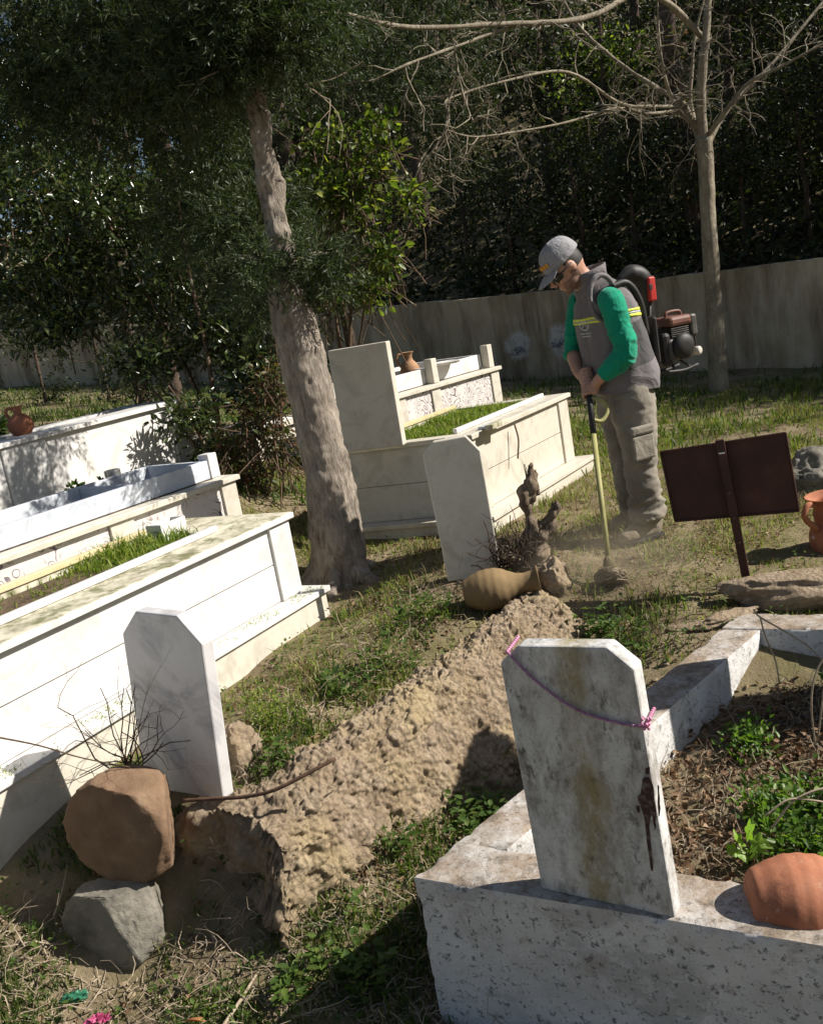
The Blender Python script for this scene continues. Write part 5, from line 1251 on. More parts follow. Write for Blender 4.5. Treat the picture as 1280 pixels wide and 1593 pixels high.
    # ---- boots
    for k, hx, tx, l in (('near', (1020, 828), (972, 840), .12), ('far', (1004, 806), (960, 818), -.11)):
        h_ = pl(*hx, l); tt = pl(*tx, l); h_[2] = tt[2] = .165+(.02 if k == 'far' else 0); dr = unit((tt-h_)*V3(1, 1, 0)); Lb = .275; h_ = (h_+tt)/2-dr*Lb/2
        bo = MB(); n = np.cross(Zv, dr)
        secs = [(0, .030, .062), (.03, .040, .075), (.09, .042, .07), (.14, .044, .056), (.20, .050, .042), (.25, .040, .032), (.275, .012, .018)]
        bo.tube([h_+dr*s_+Zv*(hh*.85) for s_, w, hh in secs], 1, 16, True, [(w, hh) for s_, w, hh in secs], up=Zv)
        bo.tube([h_+dr*.07+Zv*.06, h_+dr*.065+Zv*.15], [.052, .056], 16)
        ob = bo.build('boot', MT['boot'], root); m = ob.modifiers.new('r', 'REMESH'); m.mode = 'VOXEL'; m.voxel_size = .007; m = ob.modifiers.new('s', 'SMOOTH'); m.iterations = 4; bake(ob); smooth_all(ob)
        if not ob.data.materials: ob.data.materials.append(MT['boot'])
        so = MB(); pts = [h_+dr*(s_*1.02)-dr*.003+n*w*1.06+Zv*0 for s_, w, hh in secs]+[h_+dr*(s_*1.02)-dr*.003-n*w*1.06 for s_, w, hh in secs[::-1]]
        so.prism([p-Zv*.012 for p in pts], Zv*.022).build('sole', MT['black'], ob, bevel=.003)
    # ---- sweatshirt sleeves
    for nm, pts, rr in (('sleeve', [sl+Zv*.02-ML*.05, sl, (sl+el)/2, el, (el+wl*1.0)/2, el*.16+wl*.84], [.072, .083, .076, .072, .066, .050]), ('sleeve', [sr+Zv*.02+ML*.05, sr, (sr+er)/2, er, er*.75+wr*.25], [.07, .078, .07, .06, .055])):
        sm = MB(); P = smoothpath(pts, 5); sm.tube(P, [r_*.87 for r_ in lerpn(rr, len(P))], 22); ob = sm.build(nm, MT['green'], root)
        m = ob.modifiers.new('r', 'REMESH'); m.mode = 'VOXEL'; m.voxel_size = .006; m = ob.modifiers.new('s', 'SMOOTH'); m.iterations = 5; bake(ob); smooth_all(ob)
        if not ob.data.materials: ob.data.materials.append(MT['green'])
        a = get_co(ob.data); no = get_no(ob.data)
        A_ = unit(pts[3]-pts[1]); B_ = unit(pts[-1]-pts[3]); ej = pts[3]
        for i in range(len(a)):
            ax_ = A_ if (a[i]-ej)@(A_-B_) < 0 else B_; q_ = a[i]+ax_*((a[i]-ej)@ax_)*2.2; near_ = math.exp(-(np.linalg.norm(a[i]-ej)/.13)**2)
            a[i] += no[i]*(fbm(a[i], 5, 2)*.005+max(0, .55-abs(fbm(q_, 4.6, 2, 2))*2.6)*(.008+.012*near_)-.004)
        set_co(ob.data, a)
    # ---- vest
    ctr = [pl(969, 606), pl(967, 588), pl(960, 560), pl(951, 522), pl(941, 487), pl(932, 463), pl(924, 448), pl(918, 436), pl(915, 427)]
    el_ = [(.205, .176), (.208, .178), (.200, .170), (.200, .160), (.198, .148), (.165, .122), (.098, .092), (.078, .082), (.080, .086)]
    C = smoothpath(ctr, 6); WW = [.92*w for w in lerpn([e[0] for e in el_], len(C))]; DD = [.93*w for w in lerpn([e[1] for e in el_], len(C))]; nC = len(C)
    def vsurf(t, a, off=0.0, wr=1):
        x = t*(nC-1); i = min(int(x), nC-2); f = x-i; c = C[i]*(1-f)+C[i+1]*f; w = WW[i]*(1-f)+WW[i+1]*f; d = DD[i]*(1-f)+DD[i+1]*f
        T = unit(C[min(i+2, nC-1)]-C[max(i-1, 0)]); u = unit(ML-T*(ML@T)); v = np.cross(u, T); v = v if v@MF > 0 else -v
        ca, sa = math.cos(a), math.sin(a); e = .82; r_ = V3(0, 0, 0)+u*math.copysign(abs(ca)**e, ca)*w+v*math.copysign(abs(sa)**e, sa)*d
        p = c+r_; n = unit(r_); k = fbm(p*V3(1, 1, .7), 6, 3, 2)*.014+(1-2*abs(fbm(p*V3(1.5, 1.5, .5), 6, 2, 6)))*.010*wr
        return p+n*(k+off), n
    nA, nT = 72, 70; v = MB(); vs_ = []; fs_ = []
    for i in range(nT+1):
        for j in range(nA): vs_.append(vsurf(i/nT, 2*math.pi*j/nA)[0])
    for i in range(nT):
        for j in range(nA): fs_.append((i*nA+j, i*nA+(j+1) % nA, (i+1)*nA+(j+1) % nA, (i+1)*nA+j))
    v.add(vs_, fs_); vo = v.build('vest', MT['vest'], root, True); so_ = vo.modifiers.new('so', 'SOLIDIFY'); so_.thickness = .006; so_.offset = -1
    vo.data.materials.append(MT['vest_dark'])
    for k, p in enumerate(vo.data.polygons):
        i, j = divmod(k, nA); t = i/nT; a = 2*math.pi*(j+.5)/nA
        if (.20 < t < .42 and (a < .45 or a > 5.2)) or (.62 < t < .74 and a < 1.0 and a > .2): p.material_index = 1
    def band(nm, t0, t1, mat, a0=0, a1=2*math.pi, off=.007, tilt=0.0):
        k = 90; m = MB(); vs_ = []
        for i in range(k+1):
            a = a0+(a1-a0)*i/k; dt = tilt*math.sin(a)
            vs_ += [vsurf(t0+dt, a, off)[0], vsurf(t1+dt, a, off)[0]]
        m.add(vs_, [(2*i, 2*i+2, 2*i+3, 2*i+1) for i in range(k)]); ob = m.build(nm, mat, vo, True); s_ = ob.modifiers.new('so', 'SOLIDIFY'); s_.thickness = .006; s_.offset = 0
    band('yellow_stripe', .462, .477, MT['yellow'], tilt=.035); band('reflective_stripe', .478, .489, MT['silver'], tilt=.035); band('yellow_stripe', .490, .505, MT['yellow'], tilt=.035)
    # zip down the front, chest emblem
    k = 30; m = MB(); m.tube([vsurf(t_, math.pi/2, .002)[0] for t_ in np.linspace(.02, .93, k)], .005, 6); m.build('zip', MT['black'], vo)
    best = min(((abs(proj(vsurf(t_, a_)[0])[0]-912)+abs(proj(vsurf(t_, a_)[0])[1]-511), t_, a_) for t_ in np.linspace(.25, .5, 26) for a_ in np.linspace(.3, 1.6, 40)))
    _, te, ae = best; S_ = lambda du, dv: vsurf(te+dv/.62, ae-du/.17, .009)[0]
    m = MB(); m.tube([S_(.017*math.cos(x), .012+.017*math.sin(x)) for x in np.linspace(0, 6.283, 25)], .0034, 5); m.build('emblem_ring', MT['emblem'], vo)
    m = MB(); m.tube([S_(-.010, .006), S_(0, .022), S_(.010, .006)], .003, 5); m.build('emblem_mark', MT['emblem'], vo)
    for y, w in ((-.018, .022), (-.028, .018)):
        for q in range(5): x = -w+2*w*q/4; MB().tube([S_(x-.003, y), S_(x+.003, y)], .0036, 5).build('emblem_letter', MT['emblem'], vo)
    # collar
    m = MB(); vs_ = []; k = 40
    for i in range(k+1):
        a = R(112)+R(316)*i/k; p0 = vsurf(.90, a, .004, 0)[0]; n = vsurf(.90, a, 0, 0)[1]; T = unit(C[-1]-C[-6]); vs_ += [p0, p0+T*.055+n*.010]
    m.add(vs_, [(2*i, 2*i+2, 2*i+3, 2*i+1) for i in range(k)]); ob = m.build('collar', MT['vest'], vo, True); s_ = ob.modifiers.new('so', 'SOLIDIFY'); s_.thickness = .007
    # armhole piping on our side
    m = MB(); ring = [sl-ML*.075+Zv*.03+(MF*math.cos(x)*.080+Zv*math.sin(x)*.115) for x in np.linspace(0, 6.283, 30)]
    m.tube(ring, .014, 8, False); m.build('armhole_edge', MT['vest'], vo, True)
    return s0, s1, sd
S0, S1, SD = person()

def trimmer():
    root = thing('backpack_trimmer', 'backpack petrol trimmer with engine on his back and dusty shaft down to the ground', 'trimmer', S1)
    Zv = V3(0, 0, 1); Bk = -MF; q = lambda x, y, l=0: pl(x, y, l)
    # shaft: black grip sleeve above, olive dusty tube below
    Lsh = float(np.linalg.norm(S1-S0)); mid = S0+SD*.34
    MB().tube([S0-SD*.05, mid], .0165, 14).build('grip_sleeve', MT['black'], root, True)
    MB().tube([mid-SD*.01, S1-SD*.02], .0135, 14).build('shaft', MT['shaft'], root, True)
    c = S0+SD*.125; P = smoothpath([c, c+ML*.03-MF*.05+SD*.02, c+ML*.02-MF*.09+SD*.09, c-MF*.06+SD*.15, c+SD*.13], 6); MB().tube(P, .012, 8).build('loop_handle', MT['shaft'], root, True)
    MB().lathe(S1-SD*.07, SD, [(.012, 0), (.026, .02), (.03, .05), (.022, .07)], 18).build('gear_case', MT['spool'], root, True)
    sp = MB(); sp.lathe(S1-SD*.01, SD, [(.02, 0), (.055, .012), (.068, .03), (.062, .055), (.045, .075), (.01, .08)], 24); ob = sp.build('line_head', MT['spool'], root, True)
    a = get_co(ob.data)
    for i in range(len(a)): a[i] += unit(a[i]-S1)*fbm(a[i], 22, 3)*.02
    set_co(ob.data, a)
    m = MB()
    for k in range(90):
        an = rng.random()*6.28; c = S1+SD*(.02+.05*rng.random()); e1 = unit(np.cross(SD, Zv+V3(.1, 0, 0))); e2 = np.cross(SD, e1); pts = []
        for t in np.linspace(0, 1.6, 5): pts.append(c+(e1*math.cos(an+t)+e2*math.sin(an+t))*(.062+.02*rng.random())+SD*rng.normal()*.006)
        m.tube(pts, .0022, 3, False)
    tag(m.build('wrapped_grass', MT['twig'], root), kind='stuff')
    for s in (1, -1): MB().tube(smoothpath([S1+SD*.04, S1+SD*.05+V3(.08*s, -.02, -.01), S1+SD*.06+V3(.16*s, -.05*s, .0)], 4), .0014, 5).build('cutting_line', MT['shaft'], root)
    # back frame and harness
    fr = q(1006, 512, 0)
    MB().box(q(1010, 520), Bk, Zv, ML, -.05, -.02, -.16, .10, -.11, .11).build('back_pad', MT['black'], root, bevel=.015)
    MB().tube(smoothpath([q(950, 446, .13), q(975, 440, .13), q(995, 468, .13), q(1006, 520, .12)], 6), .018, 8).build('strap', MT['black'], root, True)
    MB().tube(smoothpath([q(905, 448, -.12), q(940, 434, -.13), q(975, 455, -.13), q(1000, 510, -.12)], 6), .018, 8).build('strap', MT['black'], root, True)
    MB().tube(smoothpath([q(962, 436, -.02), q(980, 426, -.02), q(996, 432, -.02), q(1003, 455, -.02), q(1004, 500, -.02)], 8), lerpn([.02, .05, .055, .05, .03], 33), 14).build('drive_hose', MT['black'], root, True)
    MB().box(q(1011, 448, .02), Bk, Zv, ML, -.022, .022, -.07, .06, -.025, .025).build('red_grip', MT['red'], root, bevel=.008)
    MB().box(q(1012, 446, .048), Bk, Zv, ML, -.010, .010, -.015, .015, -.003, .003).build('trigger', MT['black'], root, bevel=.002)
    MB().tube([q(1011, 466, .02), q(1010, 505, .02), q(1008, 560, .02)], .008, 8).build('control_rod', MT['black'], root, True)
    # engine
    e0 = q(1044, 530, 0)
    ob = lambda nm, d, mat, bv=.01: MB().box(e0, Bk, Zv, ML, *d).build(nm, MT[mat], root, bevel=bv)
    ob('crankcase', (-.09, .075, -.105, .02, -.10, .09), 'engine', .02)
    ob('cylinder', (-.05, .05, .022, .075, -.07, .07), 'engine', .008)
    for k in range(5): ob('cooling_fin', (-.06, .06, .024+k*.011, .029+k*.011, -.085, .085), 'engine', .001)
    ob('top_cover', (-.065, .085, .08, .135, -.085, .09), 'housing', .018)
    MB().tube(smoothpath([e0+Bk*-.045+Zv*.13+ML*.03, e0+Bk*-.035+Zv*.158+ML*.03, e0+Bk*.045+Zv*.158+ML*.03, e0+Bk*.06+Zv*.13+ML*.03], 6), .009, 8).build('cover_handle', MT['housing'], root, True)
    ob('muffler', (.09, .135, .01, .13, -.06, .07), 'engine', .012)
    for k in range(4): ob('muffler_fin', (.137, .141, .02+k*.026, .034+k*.026, -.05, .06), 'engine', .001)
    MB().lathe(e0+ML*.092+Zv*-.03, ML, [(.01, 0), (.07, 0), (.072, .012), (.055, .03), (.02, .036), (.01, .036)], 24).build('recoil_starter', MT['black'], root, True)
    MB().lathe(e0+ML*.06+Bk*.105+Zv*-.075, unit(ML+Bk*.4), [(.005, 0), (.024, 0), (.024, .03), (.018, .036), (.005, .036)], 14).build('fuel_cap', MT['marble_warm'], root, True)
    MB().tube([e0+Bk*.12+Zv*.01+ML*.05, e0+Bk*.125+Zv*-.06+ML*.05], .007, 6).build('spark_lead', MT['black'], root)
    ob('fuel_tank', (-.12, -.05, -.13, .06, -.09, .08), 'black', .025)
    for s in (.08, -.08):
        MB().tube(smoothpath([e0+Bk*-.12+Zv*-.155+ML*s, e0+Bk*0+Zv*-.165+ML*s, e0+Bk*.10+Zv*-.15+ML*s], 5), .010, 8).build('base_bar', MT['black'], root, True)
    MB().tube([e0+Bk*.02+Zv*-.10, e0+Bk*.05+Zv*-.16+ML*.08], .009, 6).build('base_strut', MT['engine'], root)
    MB().tube([e0+Bk*-.02+Zv*-.10, e0+Bk*-.06+Zv*-.16+ML*.08], .009, 6).build('base_strut', MT['engine'], root)
trimmer()

# ---------------------------------------------------------------- grass, weeds, dead leaves, twigs on the ground
def scatter(n, x0, x1, y0, y1, bias=1.0):
    """points whose density falls with distance so that they look even from the camera"""
    y = y0*(y1/y0)**(rng.random(n)**bias); k = y/y1; x = x0+(x1-x0)*rng.random(n); return x, y
def keep(x, y, dens):
    m = (rng.random(len(x)) < dens) & ~blocked(x, y) & (behind_wall(x, y) < -.05); return x[m], y[m]
def blades(name, x, y, z, h, w, mat, lean=.5, label=None, parent=None):
    n = len(x); P = np.stack([x, y, z-.01], 1); a = rng.random(n)*6.283; S = np.stack([np.cos(a), np.sin(a), np.zeros(n)], 1)
    b = rng.random(n)*6.283; Ld = np.stack([np.cos(b), np.sin(b), np.zeros(n)], 1)*(lean*(rng.random((n, 1))**.7)); h = np.asarray(h).reshape(-1, 1); w = np.asarray(w).reshape(-1, 1)
    Z = np.array([0, 0, 1.0]); mid = P+h*(Z*.55+Ld*.35); tip = P+h*(Z*(1-.45*np.linalg.norm(Ld, axis=1, keepdims=True))+Ld*1.1)
    v = np.stack([P-S*w*.5, P+S*w*.5, mid+S*w*.4, mid-S*w*.4, tip], 1).reshape(-1, 3); k = np.arange(n)[:, None]*5
    f = np.concatenate([k+np.array([[0, 1, 2]]), k+np.array([[0, 2, 3]]), k+np.array([[3, 2, 4]])])
    o = link(name, fastmesh(name, v, f, mat), parent); tag(o, label, None, None, 'stuff'); return o
def hdist(x, y, cx, cy, r): return np.clip(1-np.hypot(x-cx, y-cy)/r, 0, 1)
# the trimmed patch: short yellowish grass, bare round the trimmer head
x, y = scatter(560000, -3.0, 4.2, 3.2, 9.6); cl = vfbm(x, y, 2.6); cl2 = vfbm(x+9, y+4, 9)
shade = np.clip((y-6.2)/1.5, 0, 1)
dens = np.clip((cl-.33)*3.2+(cl2-.5)*1.8, .04, 1)*(.65+.35*shade); dens *= 1-.97*hdist(x, y, .95, 4.35, .55)**.5*(hdist(x, y, .95, 4.35, .55) > 0)
dens = dens*np.where((x < .35) & (y < 5.4), .42+.5*(vfbm(x+6, y+2, 3.4) > .56), 1); x, y = keep(x, y, dens*.80); n = len(x)
hh = (.018+.034*rng.random(n))*(1+.9*(vfbm(x, y, 5) > .62))*(1+.25*y/9)
ix = rng.random(n) < .50+.6*(vfbm(x+3, y+8, 1.7)-.5)
blades('short_grass', x[ix], y[ix], ground_z(x[ix], y[ix]), hh[ix], .0045+.003*rng.random(ix.sum()), MT['grass'], .8, 'short yellow green grass on the freshly trimmed plot round the worker')
blades('dry_grass', x[~ix], y[~ix], ground_z(x[~ix], y[~ix]), hh[~ix]*1.0, .0035+.002*rng.random((~ix).sum()), MT['grass_dry'], 1.0, 'dry cut grass lying between the graves')
# lush weeds: between the stone kerb and the near grave, and on the old grave strip
x, y = scatter(150000, -1.4, 1.3, 1.5, 5.3)
strip = np.clip(1-abs((x-.12)-(y-3.05)*.80)/.36, 0, 1)*(y < 4.2)            # the path beside the near grave
old = np.clip(1-abs((x+.52)-(y-3.5)*.62)/.36, 0, 1)*(y > 2.9)
dens = np.clip(strip*1.8*(vfbm(x, y, 4)-.30)*1.6+old*(vfbm(x+5, y, 4.5)-.48)*3.2, 0, 1)
x, y = keep(x, y, dens*.55); n = len(x); q_ = rng.random(n) < .3
blades('dry_grass', x[q_], y[q_], ground_z(x[q_], y[q_]), .03+.07*rng.random(q_.sum()), .003+.002*rng.random(q_.sum()), MT['grass_dry'], 1.0, 'dry stems mixed into the green along the kerbs'); x = x[~q_]; y = y[~q_]; n = len(x)
blades('lush_grass', x, y, ground_z(x, y), .03+.06*rng.random(n), .005+.004*rng.random(n), MT['grass_lush'], .8, 'lush green grass growing along the kerbs')
# front left ground: sparse green tufts among litter
x, y = scatter(90000, -2.4, .2, 1.45, 3.4); dens = np.clip((vfbm(x+2, y+3, 5)-.50)*3.4+.55*((x < -.5) & (y > 2.15)), .0, 1); x, y = keep(x, y, dens*.7); n = len(x)
blades('tuft_grass', x, y, ground_z(x, y), .03+.05*rng.random(n), .004+.003*rng.random(n), MT['grass_lush'], .9, 'green tufts scattered among the litter in the lower left corner')
# greener bank at the back left and in front of the wall
x, y = scatter(120000, -9, 5.5, 6.5, 20); dens = np.clip((vfbm(x, y, 1.5)-.30)*2, 0, 1); x, y = keep(x, y, dens*.8); n = len(x)
blades('bank_grass', x, y, ground_z(x, y), .05+.08*rng.random(n), .010+.006*rng.random(n), MT['grass_lush'], .8, 'green grass in the shade before the wall and on the left bank')
# low broad-leaved weeds
def weeds(name, x, y, r, per, leaf, mat, label, z=None, hgt=.05):
    n = len(x); z = ground_z(x, y) if z is None else z; C = np.stack([x, y, z+.01], 1); C = np.repeat(C, per, 0); a = rng.random(len(C))*6.283; q = rng.random(len(C))
    P = C+np.stack([np.cos(a)*r*q, np.sin(a)*r*q, rng.random(len(C))*hgt], 1); D = np.stack([np.cos(a), np.sin(a), .25+.6*rng.random(len(C))], 1)
    ln = leaf*(.5+.9*rng.random(len(C))); return tag(add_leaves(name, P, D, ln, ln*.62, mat, up=.8), label, None, None, 'stuff')
x, y = scatter(26000, -2.6, 2.6, 1.5, 6.5); dens = np.clip((vfbm(x+11, y+6, 3.2)-.50)*2.4, 0, 1)*np.where((x > .5) & (y > 4), .35, 1); x, y = keep(x, y, dens*.32)
weeds('low_weeds', x, y, .03, 7, .020, MT['weed'], 'low broad-leaved weeds spread over the ground between the graves')
x, y = scatter(5200, -1.2, 1.1, 2.2, 4.4); strip = np.clip(1-abs((x-.10)-(y-3.05)*.80)/.26, 0, 1)*(y < 4.1); old = np.clip(1-abs((x+.42)-(y-3.6)*.60)/.22, 0, 1)*(y > 3.0); x, y = keep(x, y, np.clip(strip*(vfbm(x+3, y+2, 4) > .47)*.8+old*(vfbm(x, y, 5) > .54)*.7, 0, 1)*.42)
weeds('green_weeds', x, y, .05, 14, .030, MT['weed'], 'thick green weeds beside the stone kerb and on the old grave', None, .09)
# dead leaves and chips
x, y = scatter(90000, -2.6, 3.0, 1.4, 7); dens = np.clip((vfbm(x+1, y+9, 3)-.40)*2, .05, 1)*np.where((y < 3.2) | (x < .3), 1, .6); x, y = keep(x, y, dens*.7); n = len(x)
P = np.stack([x, y, ground_z(x, y)+.006+.01*rng.random(n)], 1); D = rand_dirs(n)*np.array([1, 1, .35]); ln = .012+.022*rng.random(n)
tag(add_leaves('dead_leaves', P, D, ln, ln*.5, MT['litter'], up=.6, curl=.4), 'dead brown leaves and bits scattered over the ground', None, None, 'stuff')
# dry stems and twigs in the front left corner
m = MB()
for k in range(5600):
    x_ = rng.uniform(-1.7, .05); y_ = 1.5+1.3*rng.random()
    if k > 4200: y_ = rng.uniform(2.8, 5.2); x_ = -.55+(y_-3.2)*.55+rng.normal()*.25
    if blocked(np.array([x_]), np.array([y_]))[0] or vfbm(np.array([x_]), np.array([y_]), 4)[0] < .36: continue
    p = V3(x_, y_, gz(x_, y_)+.008); d = unit(V3(rng.normal(), rng.normal(), .15+.25*abs(rng.normal()))); pts = [p]; L_ = .04+.15*rng.random()**2
    for i in range(4): d = unit(d+rng.normal(size=3)*.36+V3(0, 0, -.12)); pts.append(pts[-1]+d*L_/4)
    m.tube(pts, lerpn([.0015+.0018*rng.random()**2, .0008], 5), 3, False)
tag(m.build('dry_stems', MT['twig']), 'tangle of dry bleached stems on the ground in the lower left', None, None, 'stuff')
m = MB()
for k in range(700):
    x_ = rng.uniform(.4, 2.2); y_ = rng.uniform(3.3, 5.0)
    if blocked(np.array([x_]), np.array([y_]))[0] or (x_-1.25)**2/.30+(y_-3.85)**2/.10 > 1.2*rng.random()+.1: continue
    p = V3(x_, y_, gz(x_, y_)+.01); d = unit(V3(rng.normal(), rng.normal(), .5+.5*abs(rng.normal()))); pts = [p]; L_ = .07+.13*rng.random()
    for i in range(4): d = unit(d+rng.normal(size=3)*.35+V3(0, 0, -.15)); pts.append(pts[-1]+d*L_/4)
    m.tube(pts, lerpn([.0022, .001], 5), 3, False)
tag(m.build('brush_heap', MT['stem']), 'low heap of dry brush in front of the rusty sign', None, None, 'stuff')
# small stones
bm = bmesh.new()
for k in range(2600):
    x_ = rng.uniform(-2.0, 2.6); y_ = 1.5*(6/1.5)**rng.random()
    if blocked(np.array([x_]), np.array([y_]))[0]: continue
    r_ = .003+.013*rng.random()**4; mtx = Matrix.Translation((x_, y_, gz(x_, y_)+r_*.2)) @ Matrix.Rotation(rng.random()*6, 4, 'Z') @ Matrix.Diagonal((r_*1.4, r_, r_*.7, 1))
    bmesh.ops.create_icosphere(bm, subdivisions=1, radius=1, matrix=mtx)
for v in bm.verts: v.co += Vector(mnoise.noise_vector(v.co*90))*.003
me = bpy.data.meshes.new('pebbles'); bm.to_mesh(me); bm.free(); me.materials.append(MT['rubble']); tag(link('pebbles', me), 'small stones and clods scattered over the ground', None, None, 'stuff')

# planted tops of the tombs
def on_tomb(fr, n, s0, s1, t0, t1, z=0.0):
    s = rng.uniform(s0, s1, n); t = rng.uniform(t0, t1, n); return fr[0]+s[:, None]*fr[1]+t[:, None]*fr[2]+np.array([0, 0, z]), s, t
P, s, t = on_tomb(T1F, 9000, -2.6, -.36, .26, .70, -.03); k = rng.random(len(P)) < np.clip((vfbm(P[:, 0], P[:, 1], 6)-.52)*2.2+.7*(s > -.85), .05, 1); P = P[k]; s = s[k]
blades('planter_grass', P[:, 0], P[:, 1], P[:, 2], (.020+.032*rng.random(len(P)))*(1+1.8*np.clip((s+.95)/.4, 0, 1)), .005+.003*rng.random(len(P)), MT['grass'], .9, 'grass growing in the bed of the large white tomb')
P, s, t = on_tomb(T1F, 2600, -2.6, -.05, .015, .19, .002); k = rng.random(len(P)) < np.clip((vfbm(P[:, 0], P[:, 1], 7)-.55)*5, 0, 1); P = P[k]
blades('ledge_moss', P[:, 0], P[:, 1], P[:, 2], .006+.010*rng.random(len(P)), .006, MT['grass'], 1.2, 'moss on the dirty ledge of the large white tomb')
P, s, t = on_tomb(T1F, 2200, -2.3, .05, -.105, -.004, -.425); k = rng.random(len(P)) < np.clip((vfbm(P[:, 0], P[:, 1], 6)-.42)*4, 0, 1); P = P[k]
blades('step_moss', P[:, 0], P[:, 1], P[:, 2], .008+.020*rng.random(len(P)), .005, MT['grass'], 1.2, 'moss and grass along the step of the large white tomb')
P, s, t = on_tomb(TMF, 7000, -1.4, -.12, .18, .82, -.03); k = rng.random(len(P)) < np.clip((vfbm(P[:, 0], P[:, 1], 6)-.25)*2.5, 0, 1); P = P[k]
blades('planter_grass', P[:, 0], P[:, 1], P[:, 2], .03+.06*rng.random(len(P)), .006+.003*rng.random(len(P)), MT['grass'], .9, 'grass growing inside the stepped tomb behind the tall slab')
for q, lb in ((onT(T2F, 118, 770, .05), 'small green plant between the blue grey inner walls, left one'), (onT(T2F, 160, 760, .05), 'small green plant beside the metal pot in the inner walls')):
    pl_ = thing('plant', lb, 'plant', q); P, d = clusters([q+V3(0, 0, .02)], [.055 if 'left' in lb else .035], 60 if 'left' in lb else 26)
    tag(add_leaves('foliage', P, d+np.array([0, 0, .5]), .035, .02, MT['weed'], pl_), kind='stuff')
    MB().tube([q-V3(0, 0, .06), q+V3(0, 0, .02)], .004, 5).build('stem', MT['stem'], pl_)

# growth inside the near whitewashed grave
def in_near(n, a0, a1, b0, b1): a = rng.uniform(a0, a1, n); b = rng.uniform(b0, b1, n); P = NO+a[:, None]*NA+b[:, None]*NB; P[:, 2] = NT_Z-.195; return P, a, b
m = MB(); P, a, b = in_near(1900, .2, NLEN-.2, .17, NW-.2)
for p, aa, bb in zip(P, a, b):
    if bb > .55+.25*rng.random() and rng.random() < .6: continue
    d = unit(V3(rng.normal(), rng.normal(), .2+.4*abs(rng.normal()))); pts = [p]; L_ = .06+.12*rng.random()
    for i in range(5): d = unit(d+rng.normal(size=3)*.42+V3(0, 0, -.12)); pts.append(pts[-1]+d*L_/5); pts[-1][2] = max(pts[-1][2], NT_Z-.21)
    m.tube(pts, lerpn([.0018, .0009], 6), 3, False)
tag(m.build('dry_vines', MT['twig']), 'tangled dry stems covering the soil of the whitewashed grave', None, None, 'stuff')
P, a, b = in_near(3800, .2, NLEN-.2, .16, NW-.2); n = len(P); P[:, 2] += .05*rng.random(n); ln = .014+.024*rng.random(n)
tag(add_leaves('dead_leaves', P, rand_dirs(n)*np.array([1, 1, .5]), ln, ln*.5, MT['litter'], up=.5, curl=.4), 'dead leaves on the soil inside the whitewashed grave', None, None, 'stuff')
P, a, b = in_near(900, .45, 1.75, .34, .95); k = vfbm(P[:, 0], P[:, 1], 4)+.5*(b-.5) > .58; P = P[k]; C = np.repeat(P, 16, 0)+rng.normal(size=(len(P)*16, 3))*np.array([.03, .03, .02]); C[:, 2] += .10*rng.random(len(C))
tag(add_leaves('grave_weeds', C, rand_dirs(len(C))+np.array([0, 0, .7]), .024*(.6+.8*rng.random(len(C))), .015, MT['grave_weed'], up=.6), 'dense green weeds growing inside the whitewashed grave', None, None, 'stuff')
# a weed with big bright leaves beside the jug
wc = atZ(1166, 1345, -.08); w = thing('broad_leaf_weed', 'young weed with large bright lobed leaves beside the big jug', 'plant', wc)
for (px, py, sz, an) in ((1150, 1305, .050, -.5), (1166, 1292, .055, .2), (1180, 1312, .055, .9), (1158, 1330, .045, -1.0), (1140, 1322, .038, -1.8), (1186, 1338, .042, 1.5), (1120, 1385, .035, -1.5), (1172, 1325, .04, .5)):
    c = on_plane(px, py, wc+V3(0, 0, 0), (0, 1, 0)); MB().tube(smoothpath([wc, (wc+c)/2+V3(0, 0, .015), c], 4), .0016, 5).build('stalk', MT['weed'], w)
    e1 = unit(V3(math.sin(an), -.35, math.cos(an)*.5)); nn = unit(V3(.25, -.55, .8)); e2 = unit(np.cross(nn, e1)); ring = []
    for k in range(26):
        th = 2*math.pi*k/26; rr = sz*.5*(1+.22*math.cos(5*th))*(1-.25*math.exp(-((th-math.pi)/.4)**2)); ring.append(c+e1*math.cos(th)*rr+e2*math.sin(th)*rr+nn*(.14*rr*math.cos(5*th)-rr*.15))
    MB().add([c]+ring, [(0, 1+k, 1+(k+1) % 26) for k in range(26)]).build('leaf', MT['weed_bright'], w, True)
# arching dry vines at the far corner of the near grave
o = MB()
for pts in ([(1172, 948), (1182, 960), (1225, 985), (1262, 1010), (1300, 1050)], [(1182, 960), (1190, 990), (1205, 1025), (1212, 1062)], [(1268, 1160), (1262, 1100), (1268, 1050), (1290, 1010)], [(1272, 1150), (1278, 1100), (1283, 1060)], [(1200, 1290), (1230, 1250), (1262, 1232), (1290, 1225)], [(1190, 1270), (1225, 1245), (1260, 1245), (1300, 1252)]):
    Yv = 3.15 if pts[0][1] < 1000 else (2.75 if pts[0][1] < 1200 else 2.3); o.tube(smoothpath([atY(a, b, Yv) for a, b in pts], 6), .0032, 5)
tag(o.build('dry_vine', MT['twig'], None, True), 'arching dry vine stems over the right part of the whitewashed grave', 'vine')

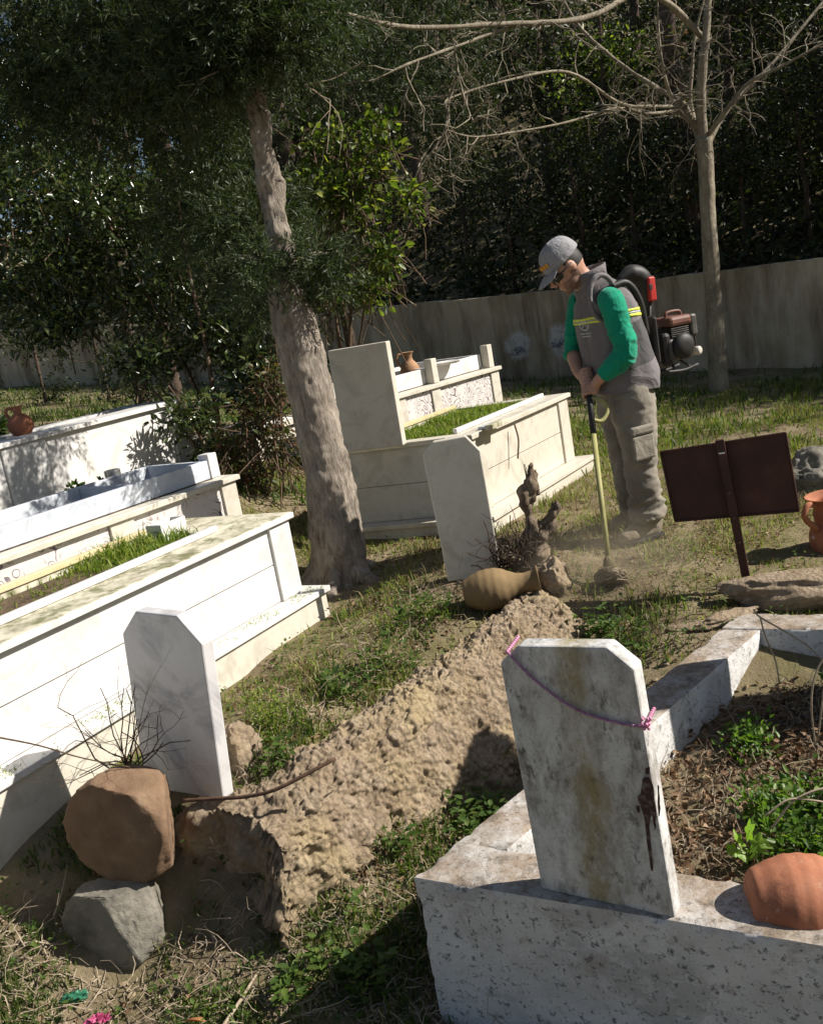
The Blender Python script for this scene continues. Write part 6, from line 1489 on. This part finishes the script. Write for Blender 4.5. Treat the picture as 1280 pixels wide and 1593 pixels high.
# dry twiggy bush and long stalk left of the small headstone
tb = thing('dry_bush', 'leafless twiggy bush beside the small marble headstone', 'bush', atY(205, 1190, 3.0)); m = MB()
for k in range(16): twigs_into(m, atY(205+rng.normal()*12, 1195, 3.0), (rng.normal()*.8-.2, -.2+rng.normal()*.3, 1), .20+.16*rng.random(), .0028, 2, .7, 5, .22, 4, (1, 3))
m.build('twigs', MT['stem'], tb); tb.children[0]['kind'] = 'stuff'
stick('long thin dry stalk crossing the white tomb step to the brown boulder', [atY(-10, 1146, 2.75), atY(60, 1160, 2.78), atY(130, 1180, 2.82), atY(225, 1198, 2.9)], .0030, 'stem', 'stalk')
# tall fine weeds behind the small headstone
tw = thing('weed_tuft', 'tuft of tall fine grey green weeds behind the small marble headstone', 'plant', atY(432, 1170, 3.35)); m = MB(); pp = []
for k in range(60):
    b_ = atY(430+rng.normal()*26, 1172+rng.normal()*6, 3.35+rng.normal()*.08); t_ = b_+V3(rng.normal()*.05, rng.normal()*.05, .12+.16*rng.random()); P = smoothpath([b_, (b_+t_)/2+rng.normal(size=3)*.01, t_], 4); m.tube(P, .0013, 3, False)
    for q in P[2:]: pp += [q]*3
tag(m.build('stems', MT['grass'], tw), kind='stuff'); pp = np.array(pp); tag(add_leaves('foliage', pp, rand_dirs(len(pp))+np.array([0, 0, .8]), .022, .005, MT['grass'], tw), kind='stuff')
# odd bits in the lower left corner
lf = atZ(303, 1468, -.29)
for (px, py, z, an, lb) in ((303, 1462, -.27, .3, 'curled orange dead leaf standing upright in the litter'), (445, 1446, -.285, 1.4, 'pale orange dead leaf lying near the foot of the stone kerb'), (320, 1590, -.30, 2.4, 'orange brown leaf at the very bottom of the picture')):
    c = atZ(px, py, z); v, f = leaves_mesh(np.array([c]), np.array([V3(math.cos(an)*.5, .1, 1 if 'upright' in lb else .15)]), .065, .036, up=.3, curl=.3); o = link('dead_leaf', fastmesh('dead_leaf', v, f, MT['leaf_orange'])); so_ = o.modifiers.new('so', 'SOLIDIFY'); so_.thickness = .001; tag(o, lb, 'leaf')
gp = rock('plastic_scrap', 'crumpled green plastic scrap half buried in litter at lower left', 'litter', atZ(118, 1550, -.29), (.036, .022, .012), MT['plastic_green'], sub=4, amp=.6, seed=71, fine=.18)
fl = thing('pink_flower', 'pink artificial flower at the bottom left edge of the picture', 'flower', atZ(152, 1596, -.30))
c = atZ(152, 1592, -.27)
for k in range(3):
    n = 14; an = np.arange(n)*2*math.pi/n+k; add_leaves('petal_ring', np.repeat([c+V3(.02*k-.02, .004*k, .01*(k % 2))], n, 0), np.stack([np.cos(an), np.sin(an), np.full(n, .5)], 1), .024, .013, MT['pink'], fl)
MB().tube([c-V3(0, 0, .05), c], .003, 5).build('stem', MT['plastic_green'], fl)

# ---------------------------------------------------------------- the puff of dust the trimmer raises
dc = atZ(960, 915, .13); dm = bpy.data.materials.new('dust'); dm.use_nodes = True; dt = dm.node_tree; dt.nodes.clear()
do = dt.nodes.new('ShaderNodeOutputMaterial'); pv = dt.nodes.new('ShaderNodeVolumePrincipled'); pv.inputs['Color'].default_value = (.80, .68, .50, 1); pv.inputs['Anisotropy'].default_value = .2
tcn = dt.nodes.new('ShaderNodeTexCoord'); gr = dt.nodes.new('ShaderNodeTexGradient'); gr.gradient_type = 'SPHERICAL'; dt.links.new(tcn.outputs['Object'], gr.inputs[0])
nz = noise(dt, tcn.outputs['Object'], 2.6, 4, .6)
dn = math_(dt, 'MULTIPLY', math_(dt, 'MULTIPLY', gr.outputs['Fac'], ramp(dt, nz, [(.35, G(.1)), (.7, G(1))])), 2.4)
dt.links.new(dn, pv.inputs['Density']); dt.links.new(pv.outputs[0], do.inputs['Volume'])
bm = bmesh.new(); bmesh.ops.create_icosphere(bm, subdivisions=3, radius=1); me = bpy.data.meshes.new('dust_cloud'); bm.to_mesh(me); bm.free(); me.materials.append(dm)
o = bpy.data.objects.new('dust_cloud', me); COL.objects.link(o); o.location = dc+V3(0, .05, .12); o.scale = (.52, .42, .26)
tag(o, 'thin puff of pale dust round the trimmer head', None, None, 'stuff')
